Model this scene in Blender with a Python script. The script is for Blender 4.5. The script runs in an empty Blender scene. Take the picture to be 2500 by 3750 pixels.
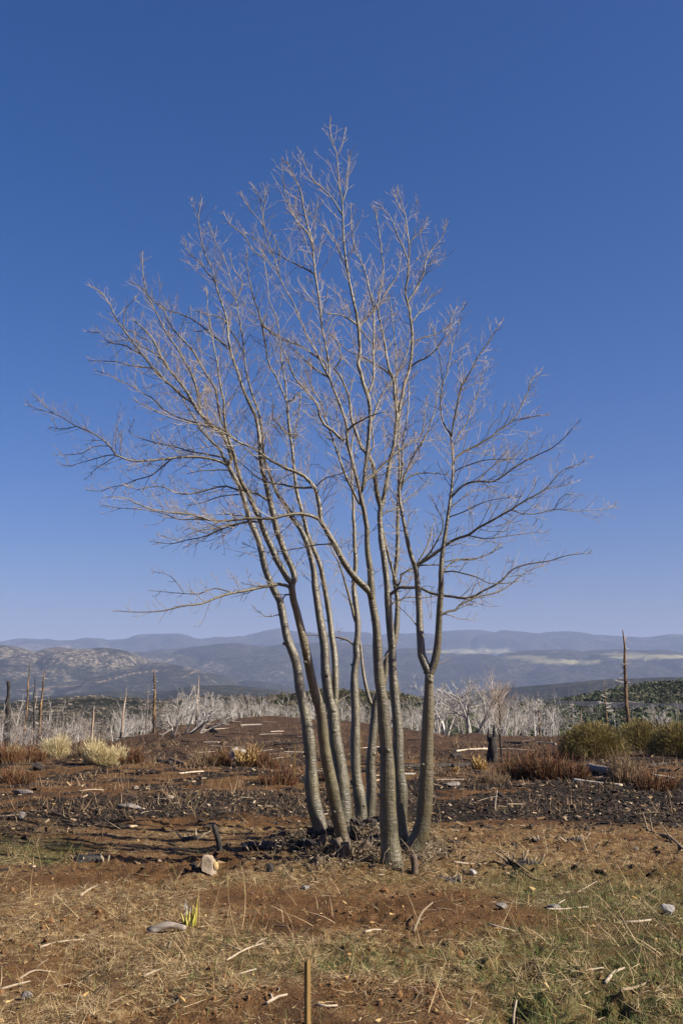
import bpy, math, random
import numpy as np
from mathutils import Vector, Matrix, Quaternion

random.seed(7)
rng = np.random.default_rng(7)
SC = bpy.context.scene
COL = SC.collection

# ------------------------------------------------------------------ camera
EYE = 1.65
LENS = 35.0
FPX = LENS / 36.0 * 3750.0          # focal length in photo pixels
PITCH = math.atan((2503.0 - 1875.0) / FPX)
cam_d = bpy.data.cameras.new('camera')
cam_d.sensor_fit = 'VERTICAL'
cam_d.sensor_height = 36.0
cam_d.lens = LENS
cam_d.clip_start = 0.05
cam_d.clip_end = 60000.0
cam = bpy.data.objects.new('camera', cam_d)
cam.location = (0, 0, EYE)
cam.rotation_euler = (math.pi / 2 + PITCH, 0, 0)
COL.objects.link(cam)
SC.camera = cam

# ------------------------------------------------------------------ sky, sun, exposure
SUN_EL, SUN_AZ = math.radians(35.0), math.radians(108.0)   # azimuth clockwise from +Y
world = bpy.data.worlds.new('World')
SC.world = world
world.use_nodes = True
wn = world.node_tree
sky = wn.nodes.new('ShaderNodeTexSky')
sky.sky_type = 'NISHITA'
sky.sun_disc = False
sky.sun_elevation = SUN_EL
sky.sun_rotation = SUN_AZ
sky.altitude = 1500.0
sky.air_density = 1.1
sky.dust_density = 6.0
sky.ozone_density = 4.0
bg = wn.nodes['Background']
bg.inputs['Strength'].default_value = 0.05
hs = wn.nodes.new('ShaderNodeHueSaturation')
hs.inputs['Saturation'].default_value = 1.35
wn.links.new(sky.outputs['Color'], hs.inputs['Color'])
tint = wn.nodes.new('ShaderNodeMix'); tint.data_type = 'RGBA'; tint.blend_type = 'MULTIPLY'
tint.inputs[0].default_value = 1.0; tint.inputs[7].default_value = (1.15, 0.93, 1.17, 1)
wn.links.new(hs.outputs['Color'], tint.inputs[6])
wn.links.new(tint.outputs[2], bg.inputs['Color'])

sun_d = bpy.data.lights.new('sun', 'SUN')
sun_d.energy = 5.0
sun_d.angle = math.radians(0.53)
sun_d.color = (1.0, 0.91, 0.78)
sun = bpy.data.objects.new('sun', sun_d)
SV = Vector((math.cos(SUN_EL) * math.sin(SUN_AZ), math.cos(SUN_EL) * math.cos(SUN_AZ), math.sin(SUN_EL)))
sun.rotation_euler = SV.to_track_quat('Z', 'Y').to_euler()
sun.location = (30, -10, 40)
COL.objects.link(sun)

SC.view_settings.view_transform = 'Standard'
SC.view_settings.look = 'None'
SC.view_settings.exposure = 0.95
SC.view_settings.gamma = 1.0
SC.view_settings.use_curve_mapping = False
SC.render.engine = 'CYCLES'
SC.cycles.use_denoising = True
SC.cycles.max_bounces = 6

# ------------------------------------------------------------------ pixel helpers (photo pixels: F, 1568-wide view: D = F / K)
K = 2500.0 / 1568.0
CP, SP = math.cos(PITCH), math.sin(PITCH)

def ray(fx, fy):
    dx = (fx - 1250.0) / FPX
    dy = (1875.0 - fy) / FPX
    return Vector((dx, CP - dy * SP, SP + dy * CP))

def at(fx, fy, Y):
    d = ray(fx, fy)
    t = Y / d.y
    return Vector((d.x * t, Y, EYE + d.z * t))

def slope_of(dy_px):
    """tangent of elevation for a row of the 1568-wide view"""
    dy = (1875.0 - dy_px * K) / FPX
    return (SP + dy * CP) / (CP - dy * SP)

def mpp(Y):
    """metres per photo pixel at depth Y"""
    return Y / FPX

# ------------------------------------------------------------------ numpy gradient noise
_perm = np.random.default_rng(3).permutation(4096)
_ga = np.random.default_rng(4).uniform(0, 2 * np.pi, 4096)
def gnoise(x, y, seed=0):
    x = np.asarray(x, float); y = np.asarray(y, float)
    xi = np.floor(x).astype(np.int64); yi = np.floor(y).astype(np.int64)
    xf = x - xi; yf = y - yi
    u = xf * xf * xf * (xf * (xf * 6 - 15) + 10)
    v = yf * yf * yf * (yf * (yf * 6 - 15) + 10)
    def g(ix, iy, dx, dy):
        h = _perm[(_perm[(ix + seed * 131) & 4095] + iy) & 4095]
        a = _ga[h]
        return np.cos(a) * dx + np.sin(a) * dy
    n00 = g(xi, yi, xf, yf); n10 = g(xi + 1, yi, xf - 1, yf)
    n01 = g(xi, yi + 1, xf, yf - 1); n11 = g(xi + 1, yi + 1, xf - 1, yf - 1)
    a = n00 + u * (n10 - n00); b = n01 + u * (n11 - n01)
    return (a + v * (b - a)) * 1.5
def fbm(x, y, oct=4, seed=0, gain=0.5):
    s = 0; a = 1.0; f = 1.0
    for i in range(oct):
        s = s + a * gnoise(x * f, y * f, seed + i)
        a *= gain; f *= 2.03
    return s
def sstep(a, b, x):
    t = np.clip((np.asarray(x, float) - a) / (b - a), 0, 1)
    return t * t * (3 - 2 * t)

# ------------------------------------------------------------------ terrain
def dcol(u):                                   # azimuth tangent -> column of the 1568 view near the horizon row
    return 784.0 + u * (FPX / K) * 0.9868
CX = [-400, 0, 200, 300, 420, 560, 700, 850, 1000, 1250, 1400, 1568, 2000]
CY = [1722, 1722, 1714, 1702, 1668, 1650, 1652, 1668, 1690, 1694, 1692, 1692, 1692]
CD = [26, 26, 29, 33, 40, 46, 46, 42, 37, 34, 34, 34, 34]
SL = [slope_of(v) for v in CY]
SEV = [slope_of(v) for v in range(1400, 1800)]
def prof(pts, u):
    xs = [p[0] for p in pts]; ys = [slope_of(p[1]) for p in pts]
    return np.interp(dcol(u), xs, ys)

FAR = [(-500,1470),(0,1469),(100,1463),(190,1461),(260,1466),(330,1456),(430,1457),(520,1461),(600,1455),(640,1447),(760,1450),(900,1452),(1000,1450),(1060,1447),(1150,1441),(1230,1447),(1310,1451),(1420,1459),(1500,1458),(1568,1453),(2100,1450)]
MIDM = [(-500,1500),(0,1500),(300,1490),(420,1482),(520,1474),(640,1470),(760,1474),(860,1480),(960,1487),(1060,1492),(1200,1490),(1350,1484),(1450,1490),(1568,1496),(2100,1500)]
LEFTM = [(-500,1490),(0,1481),(80,1478),(160,1477),(250,1488),(330,1500),(420,1515),(520,1535),(640,1570),(800,1610),(2100,1640)]
CENM = [(-500,1605),(0,1602),(200,1592),(330,1580),(450,1568),(560,1572),(700,1588),(820,1592),(960,1588),(1100,1578),(1250,1566),(1400,1556),(1568,1550),(2100,1550)]
FOOT = [(-500,1630),(0,1622),(120,1612),(230,1600),(300,1606),(400,1612),(480,1602),(560,1600),(640,1612),(760,1630),(900,1640),(2100,1660)]
KNOLL = [(-500,1700),(440,1670),(500,1650),(560,1625),(620,1602),(690,1590),(760,1588),(850,1590),(920,1596),(980,1615),(1040,1640),(1120,1670),(2100,1700)]
RRIDGE = [(-500,1700),(800,1690),(960,1655),(1060,1640),(1150,1628),(1250,1612),(1350,1596),(1450,1580),(1568,1563),(1800,1545),(2100,1540)]
RLOW = [(-500,1710),(1000,1690),(1200,1668),(1300,1660),(1450,1652),(1568,1650),(2100,1650)]
RIDGES = [(FAR, 9500.0, 0.20), (MIDM, 6200.0, 0.24), (LEFTM, 4000.0, 0.22), (CENM, 2300.0, 0.30), (FOOT, 620.0, 0.36), (KNOLL, 210.0, 0.24), (RRIDGE, 300.0, 0.36), (RLOW, 170.0, 0.2)]

def hgt(x, y):
    x = np.asarray(x, float); y = np.asarray(y, float)
    yy = np.maximum(y, 1.0)
    u = np.clip(x / np.maximum(y, 8.0), -1.2, 1.2)
    c = dcol(u)
    s = np.interp(c, CX, SL); yc = np.interp(c, CX, CD)
    zc = EYE + s * yc
    near = zc * sstep(13.0, np.maximum(yc, 14.0), yy)
    base75 = zc + (s - 0.016) * (75.0 - yc)
    mid = zc + (s - 0.016) * (yy - yc)
    d2 = np.minimum(s, -0.034)
    far = base75 + (-0.034) * np.maximum(yy - 75.0, 0.0)
    far = np.where(yy > 900, base75 - 0.034 * 825 + (-0.024) * (yy - 900), far)
    h = np.where(yy <= yc, near, np.where(yy <= 75, mid, far))
    lr = np.log(yy)
    for pts, ri, w in RIDGES:
        if np.max(yy) < ri * 0.35:
            continue
        zt = EYE + prof(pts, u) * ri
        g = np.exp(-((lr - math.log(ri)) / w) ** 2)
        cand = h + (zt - h) * g
        h = np.where(zt > h, np.maximum(h, cand), h)
    # relief
    h = h + 20.0 * sstep(900, 3500, yy) * fbm(x / 800.0, y / 800.0, 4, 11)
    h = h - 52.0 * sstep(900, 3000, yy) * (1 - np.abs(gnoise(x / 420.0 + 0.3 * gnoise(x/300, y/300, 5), y / 700.0, 21))) ** 3 * sstep(0, 1, 1.0) * 0.9
    h = h + 1.2 * sstep(60, 160, yy) * (1 - sstep(900, 2500, yy)) * fbm(x / 34.0, y / 34.0, 3, 13)
    # near relief
    nr = 1 - sstep(60, 110, yy)
    h = h + nr * (0.05 + 0.10 * sstep(12, 30, yy)) * fbm(x / 2.6 + 7.3, y / 2.6, 3, 1)
    # mound the old tree stands on
    h = h + 0.17 * np.exp(-(((x - 0.18) / 0.95) ** 2 + ((y - 10.55) / 1.1) ** 2))
    # low bank below the pale bush, left
    h = h + 0.16 * np.exp(-(((x + 5.2) / 1.3) ** 2 + ((y - 21.5) / 1.2) ** 2))
    return h

def micro(x, y):
    """clods and ruts of the bare soil"""
    r = np.maximum(y, 1.0)
    n1 = fbm(x / 0.34, y / 0.34, 3, 31)
    n2 = fbm(x / 0.10, y / 0.10, 2, 35)
    patch = sstep(-0.15, 0.5, fbm(x / 1.7 + 3.1, y / 1.7, 2, 41))
    bil = np.abs(fbm(x / 0.13 + 2.0, y / 0.13, 2, 45))
    h = 0.024 * n1 + 0.012 * n2 * (0.4 + 1.1 * patch) + (0.034 * patch + 0.008) * bil
    # dug holes near the stake and the lower left
    for fx, fy, rr, dd in ((255, 3530, 0.22, 0.09), (300, 3575, 0.14, 0.07), (500, 3690, 0.22, 0.07), (1190, 3490, 0.16, 0.07), (1830, 3690, 0.22, 0.10), (2210, 3690, 0.12, 0.10), (2290, 3710, 0.2, 0.06), (820, 3180, 0.15, 0.03)):
        d = ray(fx, fy); t = -EYE / d.z
        hx, hy = d.x * t, d.y * t
        h = h - dd * np.exp(-(((x - hx) / rr) ** 2 + ((y - hy) / (rr * 1.3)) ** 2)) * (0.6 + 0.8 * np.abs(n1))
    return h * (1 - 0.6 * sstep(18, 45, r))

def gz(x, y):
    return float(hgt(x, y) + (micro(x, y) if y < 80 else 0.0))

def gp(dx_, dy_, fine=True):
    """point of the ground seen at (dx, dy) of the 1568-wide view"""
    d = ray(dx_ * K, dy_ * K)
    Ys = np.concatenate([np.linspace(3, 60, 900), np.linspace(60.2, 400, 900)])
    X = d.x / d.y * Ys; Z = EYE + d.z / d.y * Ys
    H = hgt(X, Ys)
    idx = np.nonzero(Z <= H)[0]
    i = idx[0] if len(idx) else len(Ys) - 1
    Y = Ys[i]
    x = d.x / d.y * Y
    return Vector((x, Y, gz(x, Y) if fine else float(hgt(x, Y))))

def place(dx_, Y):
    """ground point under column dx (1568 view) at depth Y"""
    d = ray(dx_ * K, 2600)
    x = d.x / d.y * Y
    return Vector((x, Y, gz(x, Y)))

# ------------------------------------------------------------------ mesh helpers
class MB:
    def __init__(s):
        s.V = []; s.Q = []; s.T = []; s.A = []; s.n = 0
    def add(s, V, Q=None, T=None, a=None):
        V = np.asarray(V, float).reshape(-1, 3)
        s.V.append(V)
        if Q is not None and len(Q): s.Q.append(np.asarray(Q, np.int64) + s.n)
        if T is not None and len(T): s.T.append(np.asarray(T, np.int64) + s.n)
        s.A.append(np.zeros(len(V)) if a is None else (np.full(len(V), a, float) if np.isscalar(a) else np.asarray(a, float)))
        s.n += len(V)
    def mesh(s, name, mat, smooth=True, extra=None):
        V = np.concatenate(s.V) if s.V else np.zeros((0, 3))
        Q = np.concatenate(s.Q) if s.Q else np.zeros((0, 4), np.int64)
        T = np.concatenate(s.T) if s.T else np.zeros((0, 3), np.int64)
        me = bpy.data.meshes.new(name)
        me.vertices.add(len(V)); me.vertices.foreach_set('co', V.astype(np.float32).ravel())
        L = np.concatenate([Q.ravel(), T.ravel()]).astype(np.int32)
        me.loops.add(len(L)); me.loops.foreach_set('vertex_index', L)
        st = np.concatenate([np.arange(len(Q)) * 4, len(Q) * 4 + np.arange(len(T)) * 3]).astype(np.int32)
        me.polygons.add(len(st)); me.polygons.foreach_set('loop_start', st)
        me.polygons.foreach_set('use_smooth', np.full(len(st), smooth, dtype=bool))
        at_ = me.attributes.new('tone', 'FLOAT', 'POINT')
        at_.data.foreach_set('value', np.concatenate(s.A).astype(np.float32) if s.A else np.zeros(0, np.float32))
        if extra:
            for k, v in extra.items():
                e = me.attributes.new(k, 'FLOAT', 'POINT'); e.data.foreach_set('value', np.asarray(v, np.float32).ravel())
        me.update(calc_edges=True)
        me.validate()
        if mat: me.materials.append(mat)
        return me
    def build(s, name, mat, parent=None, smooth=True, extra=None):
        o = bpy.data.objects.new(name, s.mesh(name, mat, smooth, extra))
        COL.objects.link(o)
        if parent is not None: o.parent = parent
        return o

def tag(o, label=None, cat=None, group=None, kind=None):
    if label: o['label'] = label
    if cat: o['category'] = cat
    if group: o['group'] = group
    if kind: o['kind'] = kind
    return o

def empty(name, loc, label=None, cat=None, group=None):
    o = bpy.data.objects.new(name, None)
    o.empty_display_size = 0.1
    o.location = loc
    COL.objects.link(o)
    return tag(o, label, cat, group)

def catmull(P, R, step):
    """smooth a polyline; step = target spacing"""
    P = np.asarray(P, float); R = np.asarray(R, float)
    n = len(P)
    if n < 3:
        m = max(2, int(np.linalg.norm(P[-1] - P[0]) / step) + 1)
        t = np.linspace(0, 1, m)[:, None]
        return P[0] + (P[-1] - P[0]) * t, R[0] + (R[-1] - R[0]) * t[:, 0]
    E = np.vstack([2 * P[0] - P[1], P, 2 * P[-1] - P[-2]])
    op, orr = [], []
    for i in range(n - 1):
        p0, p1, p2, p3 = E[i], E[i + 1], E[i + 2], E[i + 3]
        m = max(1, int(round(np.linalg.norm(p2 - p1) / step)))
        t = (np.arange(m) / m)[:, None]
        op.append(0.5 * ((2 * p1) + (p2 - p0) * t + (2 * p0 - 5 * p1 + 4 * p2 - p3) * t ** 2 + (3 * p1 - p0 - 3 * p2 + p3) * t ** 3))
        orr.append(R[i] + (R[i + 1] - R[i]) * t[:, 0])
    op.append(P[-1:]); orr.append(R[-1:])
    return np.vstack(op), np.concatenate(orr)

def tube(mb, P, R, sides=8, tone=0.0, cap=True, lump=0.0, seed=0):
    P = np.asarray(P, float); n = len(P)
    R = np.asarray(R, float) if not np.isscalar(R) else np.full(n, R)
    T = np.gradient(P, axis=0)
    T /= np.maximum(np.linalg.norm(T, axis=1), 1e-9)[:, None]
    ref = np.array([0.0, 1.0, 0.0]) if abs(T[0][1]) < 0.9 else np.array([1.0, 0.0, 0.0])
    N = np.zeros_like(P)
    v = ref - T[0] * ref.dot(T[0]); N[0] = v / np.linalg.norm(v)
    for i in range(1, n):
        v = N[i - 1] - T[i] * N[i - 1].dot(T[i])
        N[i] = v / max(np.linalg.norm(v), 1e-9)
    B = np.cross(T, N)
    a = np.arange(sides) / sides * 2 * np.pi
    rr = np.repeat(R[:, None], sides, 1)
    if lump > 0:
        rr = rr * (1 + lump * gnoise(np.cos(a)[None, :] * 0.9 + seed * 3.7 + 9, np.arange(n)[:, None] * 0.17 + np.sin(a)[None, :] * 0.9, seed % 50))
    V = P[:, None, :] + rr[:, :, None] * (np.cos(a)[None, :, None] * N[:, None, :] + np.sin(a)[None, :, None] * B[:, None, :])
    V = V.reshape(-1, 3)
    i = np.arange(n - 1)[:, None] * sides; j = np.arange(sides)[None, :]; j2 = (j + 1) % sides
    Q = np.stack([i + j, i + j2, i + sides + j2, i + sides + j], -1).reshape(-1, 4)
    tn = np.repeat(np.linspace(tone[0], tone[1], n), sides) if not np.isscalar(tone) else np.full(n * sides, tone)
    Tt = None
    if cap:
        V = np.vstack([V, P[:1], P[-1:]])
        tn = np.concatenate([tn, [tn[0], tn[-1]]])
        j = np.arange(sides); j2 = (j + 1) % sides; c0 = n * sides; l = (n - 1) * sides
        Tt = np.vstack([np.stack([np.full(sides, c0), j2, j], -1), np.stack([np.full(sides, c0 + 1), l + j, l + j2], -1)])
    mb.add(V, Q, Tt, tn)

def blades(mb, P, D, L, W, bend=0.3, segs=2, tone=None, side=None):
    """many thin leaf blades at once: roots P, directions D, lengths L, widths W"""
    P = np.asarray(P, float); D = np.asarray(D, float); n = len(P)
    D = D / np.maximum(np.linalg.norm(D, axis=1), 1e-9)[:, None]
    if side is None:
        side = rng.normal(size=(n, 3))
    S = np.cross(D, side); S /= np.maximum(np.linalg.norm(S, axis=1), 1e-9)[:, None]
    Bn = np.cross(S, D)
    bd = rng.uniform(-1, 1, n) * bend
    k = segs + 1
    ts = np.linspace(0, 1, k)
    rows = []
    for t in ts:
        c = P + D * (L * t)[:, None] + Bn * (bd * L * t * t)[:, None]
        w = W * (1 - 0.85 * t ** 1.5) * 0.5
        rows.append(np.stack([c - S * w[:, None], c + S * w[:, None]], 1))
    V = np.stack(rows, 1).reshape(-1, 3)                     # n, k, 2
    b = np.arange(n)[:, None] * (2 * k)
    q = []
    for i in range(segs):
        q.append(np.stack([b[:, 0] + 2 * i, b[:, 0] + 2 * i + 1, b[:, 0] + 2 * i + 3, b[:, 0] + 2 * i + 2], -1))
    Q = np.concatenate(q)
    tn = rng.uniform(0, 1, n) if tone is None else tone
    mb.add(V, Q, None, np.repeat(tn, 2 * k))

_ico = None
def ico(sub=1):
    global _ico
    import bmesh
    bm = bmesh.new(); bmesh.ops.create_icosphere(bm, subdivisions=sub, radius=1.0)
    V = np.array([v.co[:] for v in bm.verts]); T = np.array([[v.index for v in f.verts] for f in bm.faces]); bm.free()
    return V, T

# ------------------------------------------------------------------ materials
def newmat(name):
    m = bpy.data.materials.new(name); m.use_nodes = True
    nt = m.node_tree; nt.nodes.clear()
    out = nt.nodes.new('ShaderNodeOutputMaterial')
    b = nt.nodes.new('ShaderNodeBsdfPrincipled')
    nt.links.new(b.outputs[0], out.inputs[0])
    return m, nt, b
def N(nt, t, **kw):
    n = nt.nodes.new(t)
    for k, v in kw.items():
        if k.startswith('i_'): n.inputs[k[2:].replace('_', ' ')].default_value = v
        else: setattr(n, k, v)
    return n
def ramp(nt, fac, stops, interp='LINEAR'):
    r = nt.nodes.new('ShaderNodeValToRGB'); r.color_ramp.interpolation = interp
    e = r.color_ramp.elements
    while len(e) < len(stops): e.new(0.5)
    for i, (p, c) in enumerate(stops):
        e[i].position = p; e[i].color = (*c, 1) if len(c) == 3 else c
    nt.links.new(fac, r.inputs[0]); return r.outputs[0]
def attr(nt, name):
    a = nt.nodes.new('ShaderNodeAttribute'); a.attribute_name = name; return a.outputs['Fac']
def noise(nt, scale, detail=4, rough=0.55, vec=None, dist=0.0):
    n = nt.nodes.new('ShaderNodeTexNoise'); n.inputs['Scale'].default_value = scale; n.inputs['Detail'].default_value = detail
    n.inputs['Roughness'].default_value = rough; n.inputs['Distortion'].default_value = dist
    if vec is not None: nt.links.new(vec, n.inputs['Vector'])
    return n.outputs['Fac']
def mixc(nt, fac, a, b):
    m = nt.nodes.new('ShaderNodeMix'); m.data_type = 'RGBA'
    for sock, v in ((m.inputs[0], fac), (m.inputs[6], a), (m.inputs[7], b)):
        if isinstance(v, bpy.types.NodeSocket): nt.links.new(v, sock)
        elif isinstance(v, (int, float)): sock.default_value = v
        else: sock.default_value = (*v, 1)
    return m.outputs[2]
def mth(nt, op, a, b=0.0, clamp=False):
    m = nt.nodes.new('ShaderNodeMath'); m.operation = op; m.use_clamp = clamp
    for s, v in ((m.inputs[0], a), (m.inputs[1], b)):
        if isinstance(v, bpy.types.NodeSocket): nt.links.new(v, s)
        else: s.default_value = v
    return m.outputs[0]
def objco(nt):
    return nt.nodes.new('ShaderNodeTexCoord').outputs['Object']
def geopos(nt):
    return nt.nodes.new('ShaderNodeNewGeometry').outputs['Position']
def bump(nt, b, h, strength=0.4, dist=0.01):
    n = nt.nodes.new('ShaderNodeBump'); n.inputs['Strength'].default_value = strength; n.inputs['Distance'].default_value = dist
    nt.links.new(h, n.inputs['Height']); nt.links.new(n.outputs[0], b.inputs['Normal'])

def tonemat(name, stops, rough=0.8, transl=0.0):
    """colour from the per-piece tone with a little noise"""
    m, nt, b = newmat(name)
    n = noise(nt, 9.0, 3, 0.6, geopos(nt))
    f = mth(nt, 'ADD', attr(nt, 'tone'), mth(nt, 'MULTIPLY', mth(nt, 'SUBTRACT', n, 0.5), 0.3), True)
    nt.links.new(ramp(nt, f, stops), b.inputs['Base Color'])
    b.inputs['Roughness'].default_value = rough
    b.inputs['Specular IOR Level'].default_value = 0.25
    return m

def bark_mat():
    m, nt, b = newmat('smooth_olive_bark')
    p = geopos(nt)
    mp = N(nt, 'ShaderNodeMapping'); nt.links.new(p, mp.inputs[0]); mp.inputs['Scale'].default_value = (14, 14, 60)
    big = noise(nt, 3.5, 4, 0.6, p)
    c = ramp(nt, big, [(0.3, (0.024, 0.020, 0.008)), (0.5, (0.068, 0.057, 0.021)), (0.72, (0.145, 0.125, 0.055))])
    bands = noise(nt, 1.0, 3, 0.6, mp.outputs[0])
    c = mixc(nt, ramp(nt, bands, [(0.55, (0, 0, 0)), (0.72, (0.5, 0.5, 0.5))]), c, (0.175, 0.15, 0.072))
    mott = noise(nt, 17, 5, 0.7, p)
    c = mixc(nt, ramp(nt, mott, [(0.30, (0.75,) * 3), (0.47, (0,) * 3)]), c, (0.036, 0.028, 0.018))
    c = mixc(nt, ramp(nt, mott, [(0.60, (0,) * 3), (0.72, (0.6,) * 3)]), c, (0.25, 0.228, 0.145))
    fine = noise(nt, 60, 3, 0.6, p)
    c = mixc(nt, ramp(nt, fine, [(0.3, (0.6, 0.6, 0.6)), (0.45, (0, 0, 0))]), c, (0.05, 0.04, 0.028))
    mv = N(nt, 'ShaderNodeMapping'); nt.links.new(p, mv.inputs[0]); mv.inputs['Scale'].default_value = (55, 55, 5)
    fis = noise(nt, 1.0, 4, 0.65, mv.outputs[0])
    c = mixc(nt, ramp(nt, fis, [(0.34, (0.7,) * 3), (0.46, (0,) * 3)]), c, (0.03, 0.024, 0.014))
    oi = nt.nodes.new('ShaderNodeObjectInfo').outputs['Random']
    c = mixc(nt, mth(nt, 'MULTIPLY', oi, 0.38), c, (0.036, 0.032, 0.017))
    # orange-brown stains
    st = noise(nt, 1.3, 2, 0.5, p)
    c = mixc(nt, ramp(nt, st, [(0.58, (0, 0, 0)), (0.7, (0.4, 0.4, 0.4))]), c, (0.10, 0.056, 0.024))
    # paler tan bark towards the stem and branch tips
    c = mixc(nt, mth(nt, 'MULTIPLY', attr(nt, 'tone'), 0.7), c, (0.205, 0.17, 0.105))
    nt.links.new(c, b.inputs['Base Color'])
    nt.links.new(ramp(nt, fine, [(0.3, (0.58,) * 3), (0.7, (0.33,) * 3)]), b.inputs['Roughness'])
    b.inputs['Specular IOR Level'].default_value = 0.8
    bump(nt, b, mth(nt, 'ADD', mth(nt, 'MULTIPLY', bands, 0.7), mth(nt, 'ADD', fis, mott)), 0.8, 0.010)
    return m

def simple_mat(name, c1, c2, scale=8, rough=0.85, bumpd=0.0, stretch=None, c3=None):
    m, nt, b = newmat(name)
    p = objco(nt)
    if stretch:
        mp = N(nt, 'ShaderNodeMapping'); nt.links.new(p, mp.inputs[0]); mp.inputs['Scale'].default_value = stretch; p = mp.outputs[0]
    n = noise(nt, scale, 5, 0.62, p)
    st = [(0.34, c1), (0.62, c2)] if c3 is None else [(0.32, c1), (0.52, c2), (0.66, c3)]
    nt.links.new(ramp(nt, n, st), b.inputs['Base Color'])
    b.inputs['Roughness'].default_value = rough
    b.inputs['Specular IOR Level'].default_value = 0.3
    if bumpd: bump(nt, b, n, 0.7, bumpd)
    return m

M = {}
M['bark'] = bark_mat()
M['twig'] = tonemat('twig_bark', [(0.0, (0.17, 0.145, 0.105)), (0.6, (0.31, 0.265, 0.21)), (0.9, (0.29, 0.22, 0.17)), (1.0, (0.24, 0.12, 0.075))], 0.6)
M['deadwood'] = tonemat('bleached_wood', [(0.0, (0.15, 0.13, 0.11)), (0.5, (0.31, 0.285, 0.25)), (1.0, (0.50, 0.475, 0.43))], 0.85)
M['greytwig'] = tonemat('grey_brown_twigs', [(0.0, (0.09, 0.07, 0.055)), (0.5, (0.19, 0.155, 0.13)), (1.0, (0.38, 0.34, 0.30))], 0.85)
M['char'] = simple_mat('charred_wood', (0.012, 0.011, 0.011), (0.05, 0.042, 0.036), 14, 0.9, 0.02, (1, 1, 0.35))
M['snag'] = simple_mat('scorched_snag', (0.022, 0.018, 0.015), (0.12, 0.07, 0.035), 3.2, 0.9, 0.02, (3, 3, 0.8), (0.42, 0.27, 0.13))
M['snagpale'] = simple_mat('weathered_snag', (0.10, 0.07, 0.05), (0.33, 0.25, 0.17), 3.0, 0.9, 0.02, (3, 3, 0.6), (0.52, 0.46, 0.40))
M['greywood'] = simple_mat('grey_log', (0.09, 0.075, 0.06), (0.32, 0.28, 0.235), 6, 0.9, 0.01, (0.6, 5, 5))
M['palewood'] = simple_mat('pale_log', (0.28, 0.22, 0.15), (0.55, 0.47, 0.36), 6, 0.85, 0.008, (0.6, 5, 5))
M['stick'] = tonemat('dry_sticks', [(0.0, (0.05, 0.034, 0.02)), (0.5, (0.19, 0.145, 0.09)), (1.0, (0.40, 0.33, 0.24))], 0.85)
M['straw'] = tonemat('straw', [(0.0, (0.085, 0.053, 0.024)), (0.4, (0.22, 0.15, 0.068)), (0.8, (0.39, 0.29, 0.145)), (1.0, (0.52, 0.42, 0.26))], 0.8)
M['grass'] = tonemat('green_grass', [(0.0, (0.04, 0.062, 0.014)), (0.55, (0.095, 0.13, 0.028)), (0.85, (0.17, 0.17, 0.05)), (1.0, (0.30, 0.24, 0.10))], 0.7)
M['rust'] = tonemat('rust_brush', [(0.0, (0.045, 0.032, 0.024)), (0.35, (0.12, 0.055, 0.028)), (0.7, (0.19, 0.082, 0.032)), (0.85, (0.16, 0.13, 0.06)), (1.0, (0.30, 0.22, 0.13))], 0.85)
M['brownbrush'] = tonemat('brown_brush', [(0.0, (0.07, 0.048, 0.028)), (0.5, (0.19, 0.125, 0.07)), (1.0, (0.36, 0.27, 0.16))], 0.85)
M['olive'] = tonemat('olive_brush', [(0.0, (0.09, 0.065, 0.035)), (0.4, (0.19, 0.155, 0.05)), (0.8, (0.27, 0.225, 0.06)), (1.0, (0.34, 0.25, 0.12))], 0.75)
M['pale'] = tonemat('pale_straw_bush', [(0.0, (0.26, 0.205, 0.10)), (0.5, (0.47, 0.39, 0.20)), (1.0, (0.62, 0.54, 0.32))], 0.8)
M['shrub'] = tonemat('chaparral', [(0.0, (0.028, 0.038, 0.018)), (0.5, (0.06, 0.076, 0.034)), (1.0, (0.14, 0.14, 0.08))], 0.8)
M['drysh'] = tonemat('dry_scrub', [(0.0, (0.05, 0.042, 0.03)), (0.5, (0.10, 0.085, 0.06)), (1.0, (0.24, 0.20, 0.15))], 0.85)
M['olivesh'] = tonemat('olive_scrub', [(0.0, (0.045, 0.043, 0.02)), (0.5, (0.095, 0.086, 0.04)), (1.0, (0.19, 0.165, 0.09))], 0.85)
M['yellow'] = tonemat('yellow_leaves', [(0.0, (0.20, 0.12, 0.05)), (0.5, (0.36, 0.23, 0.08)), (1.0, (0.50, 0.36, 0.16))], 0.75)
M['chip'] = tonemat('wood_chips', [(0.0, (0.02, 0.017, 0.014)), (0.5, (0.07, 0.045, 0.028)), (0.75, (0.25, 0.16, 0.08)), (1.0, (0.52, 0.42, 0.27))], 0.85)
M['clod'] = tonemat('soil_clods', [(0.0, (0.055, 0.028, 0.012)), (0.5, (0.115, 0.058, 0.023)), (1.0, (0.17, 0.092, 0.038))], 0.95)
M['spear'] = tonemat('yellow_green_leaf', [(0.0, (0.16, 0.17, 0.025)), (0.7, (0.33, 0.31, 0.045)), (1.0, (0.42, 0.36, 0.10))], 0.55)
M['rock'] = simple_mat('pale_rock', (0.15, 0.115, 0.075), (0.30, 0.24, 0.175), 7, 0.9, 0.02)
M['rocky'] = simple_mat('ochre_rock', (0.32, 0.20, 0.06), (0.42, 0.31, 0.16), 5, 0.9, 0.02)
M['greyrock'] = simple_mat('grey_rock', (0.09, 0.08, 0.07), (0.23, 0.205, 0.18), 9, 0.9, 0.02)
M['ash'] = simple_mat('white_ash', (0.17, 0.16, 0.15), (0.36, 0.345, 0.325), 6, 0.95, 0.03)
M['stake'] = simple_mat('sawn_stake', (0.13, 0.082, 0.024), (0.23, 0.15, 0.048), 18, 0.7, 0.002, (6, 6, 0.5))

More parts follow.
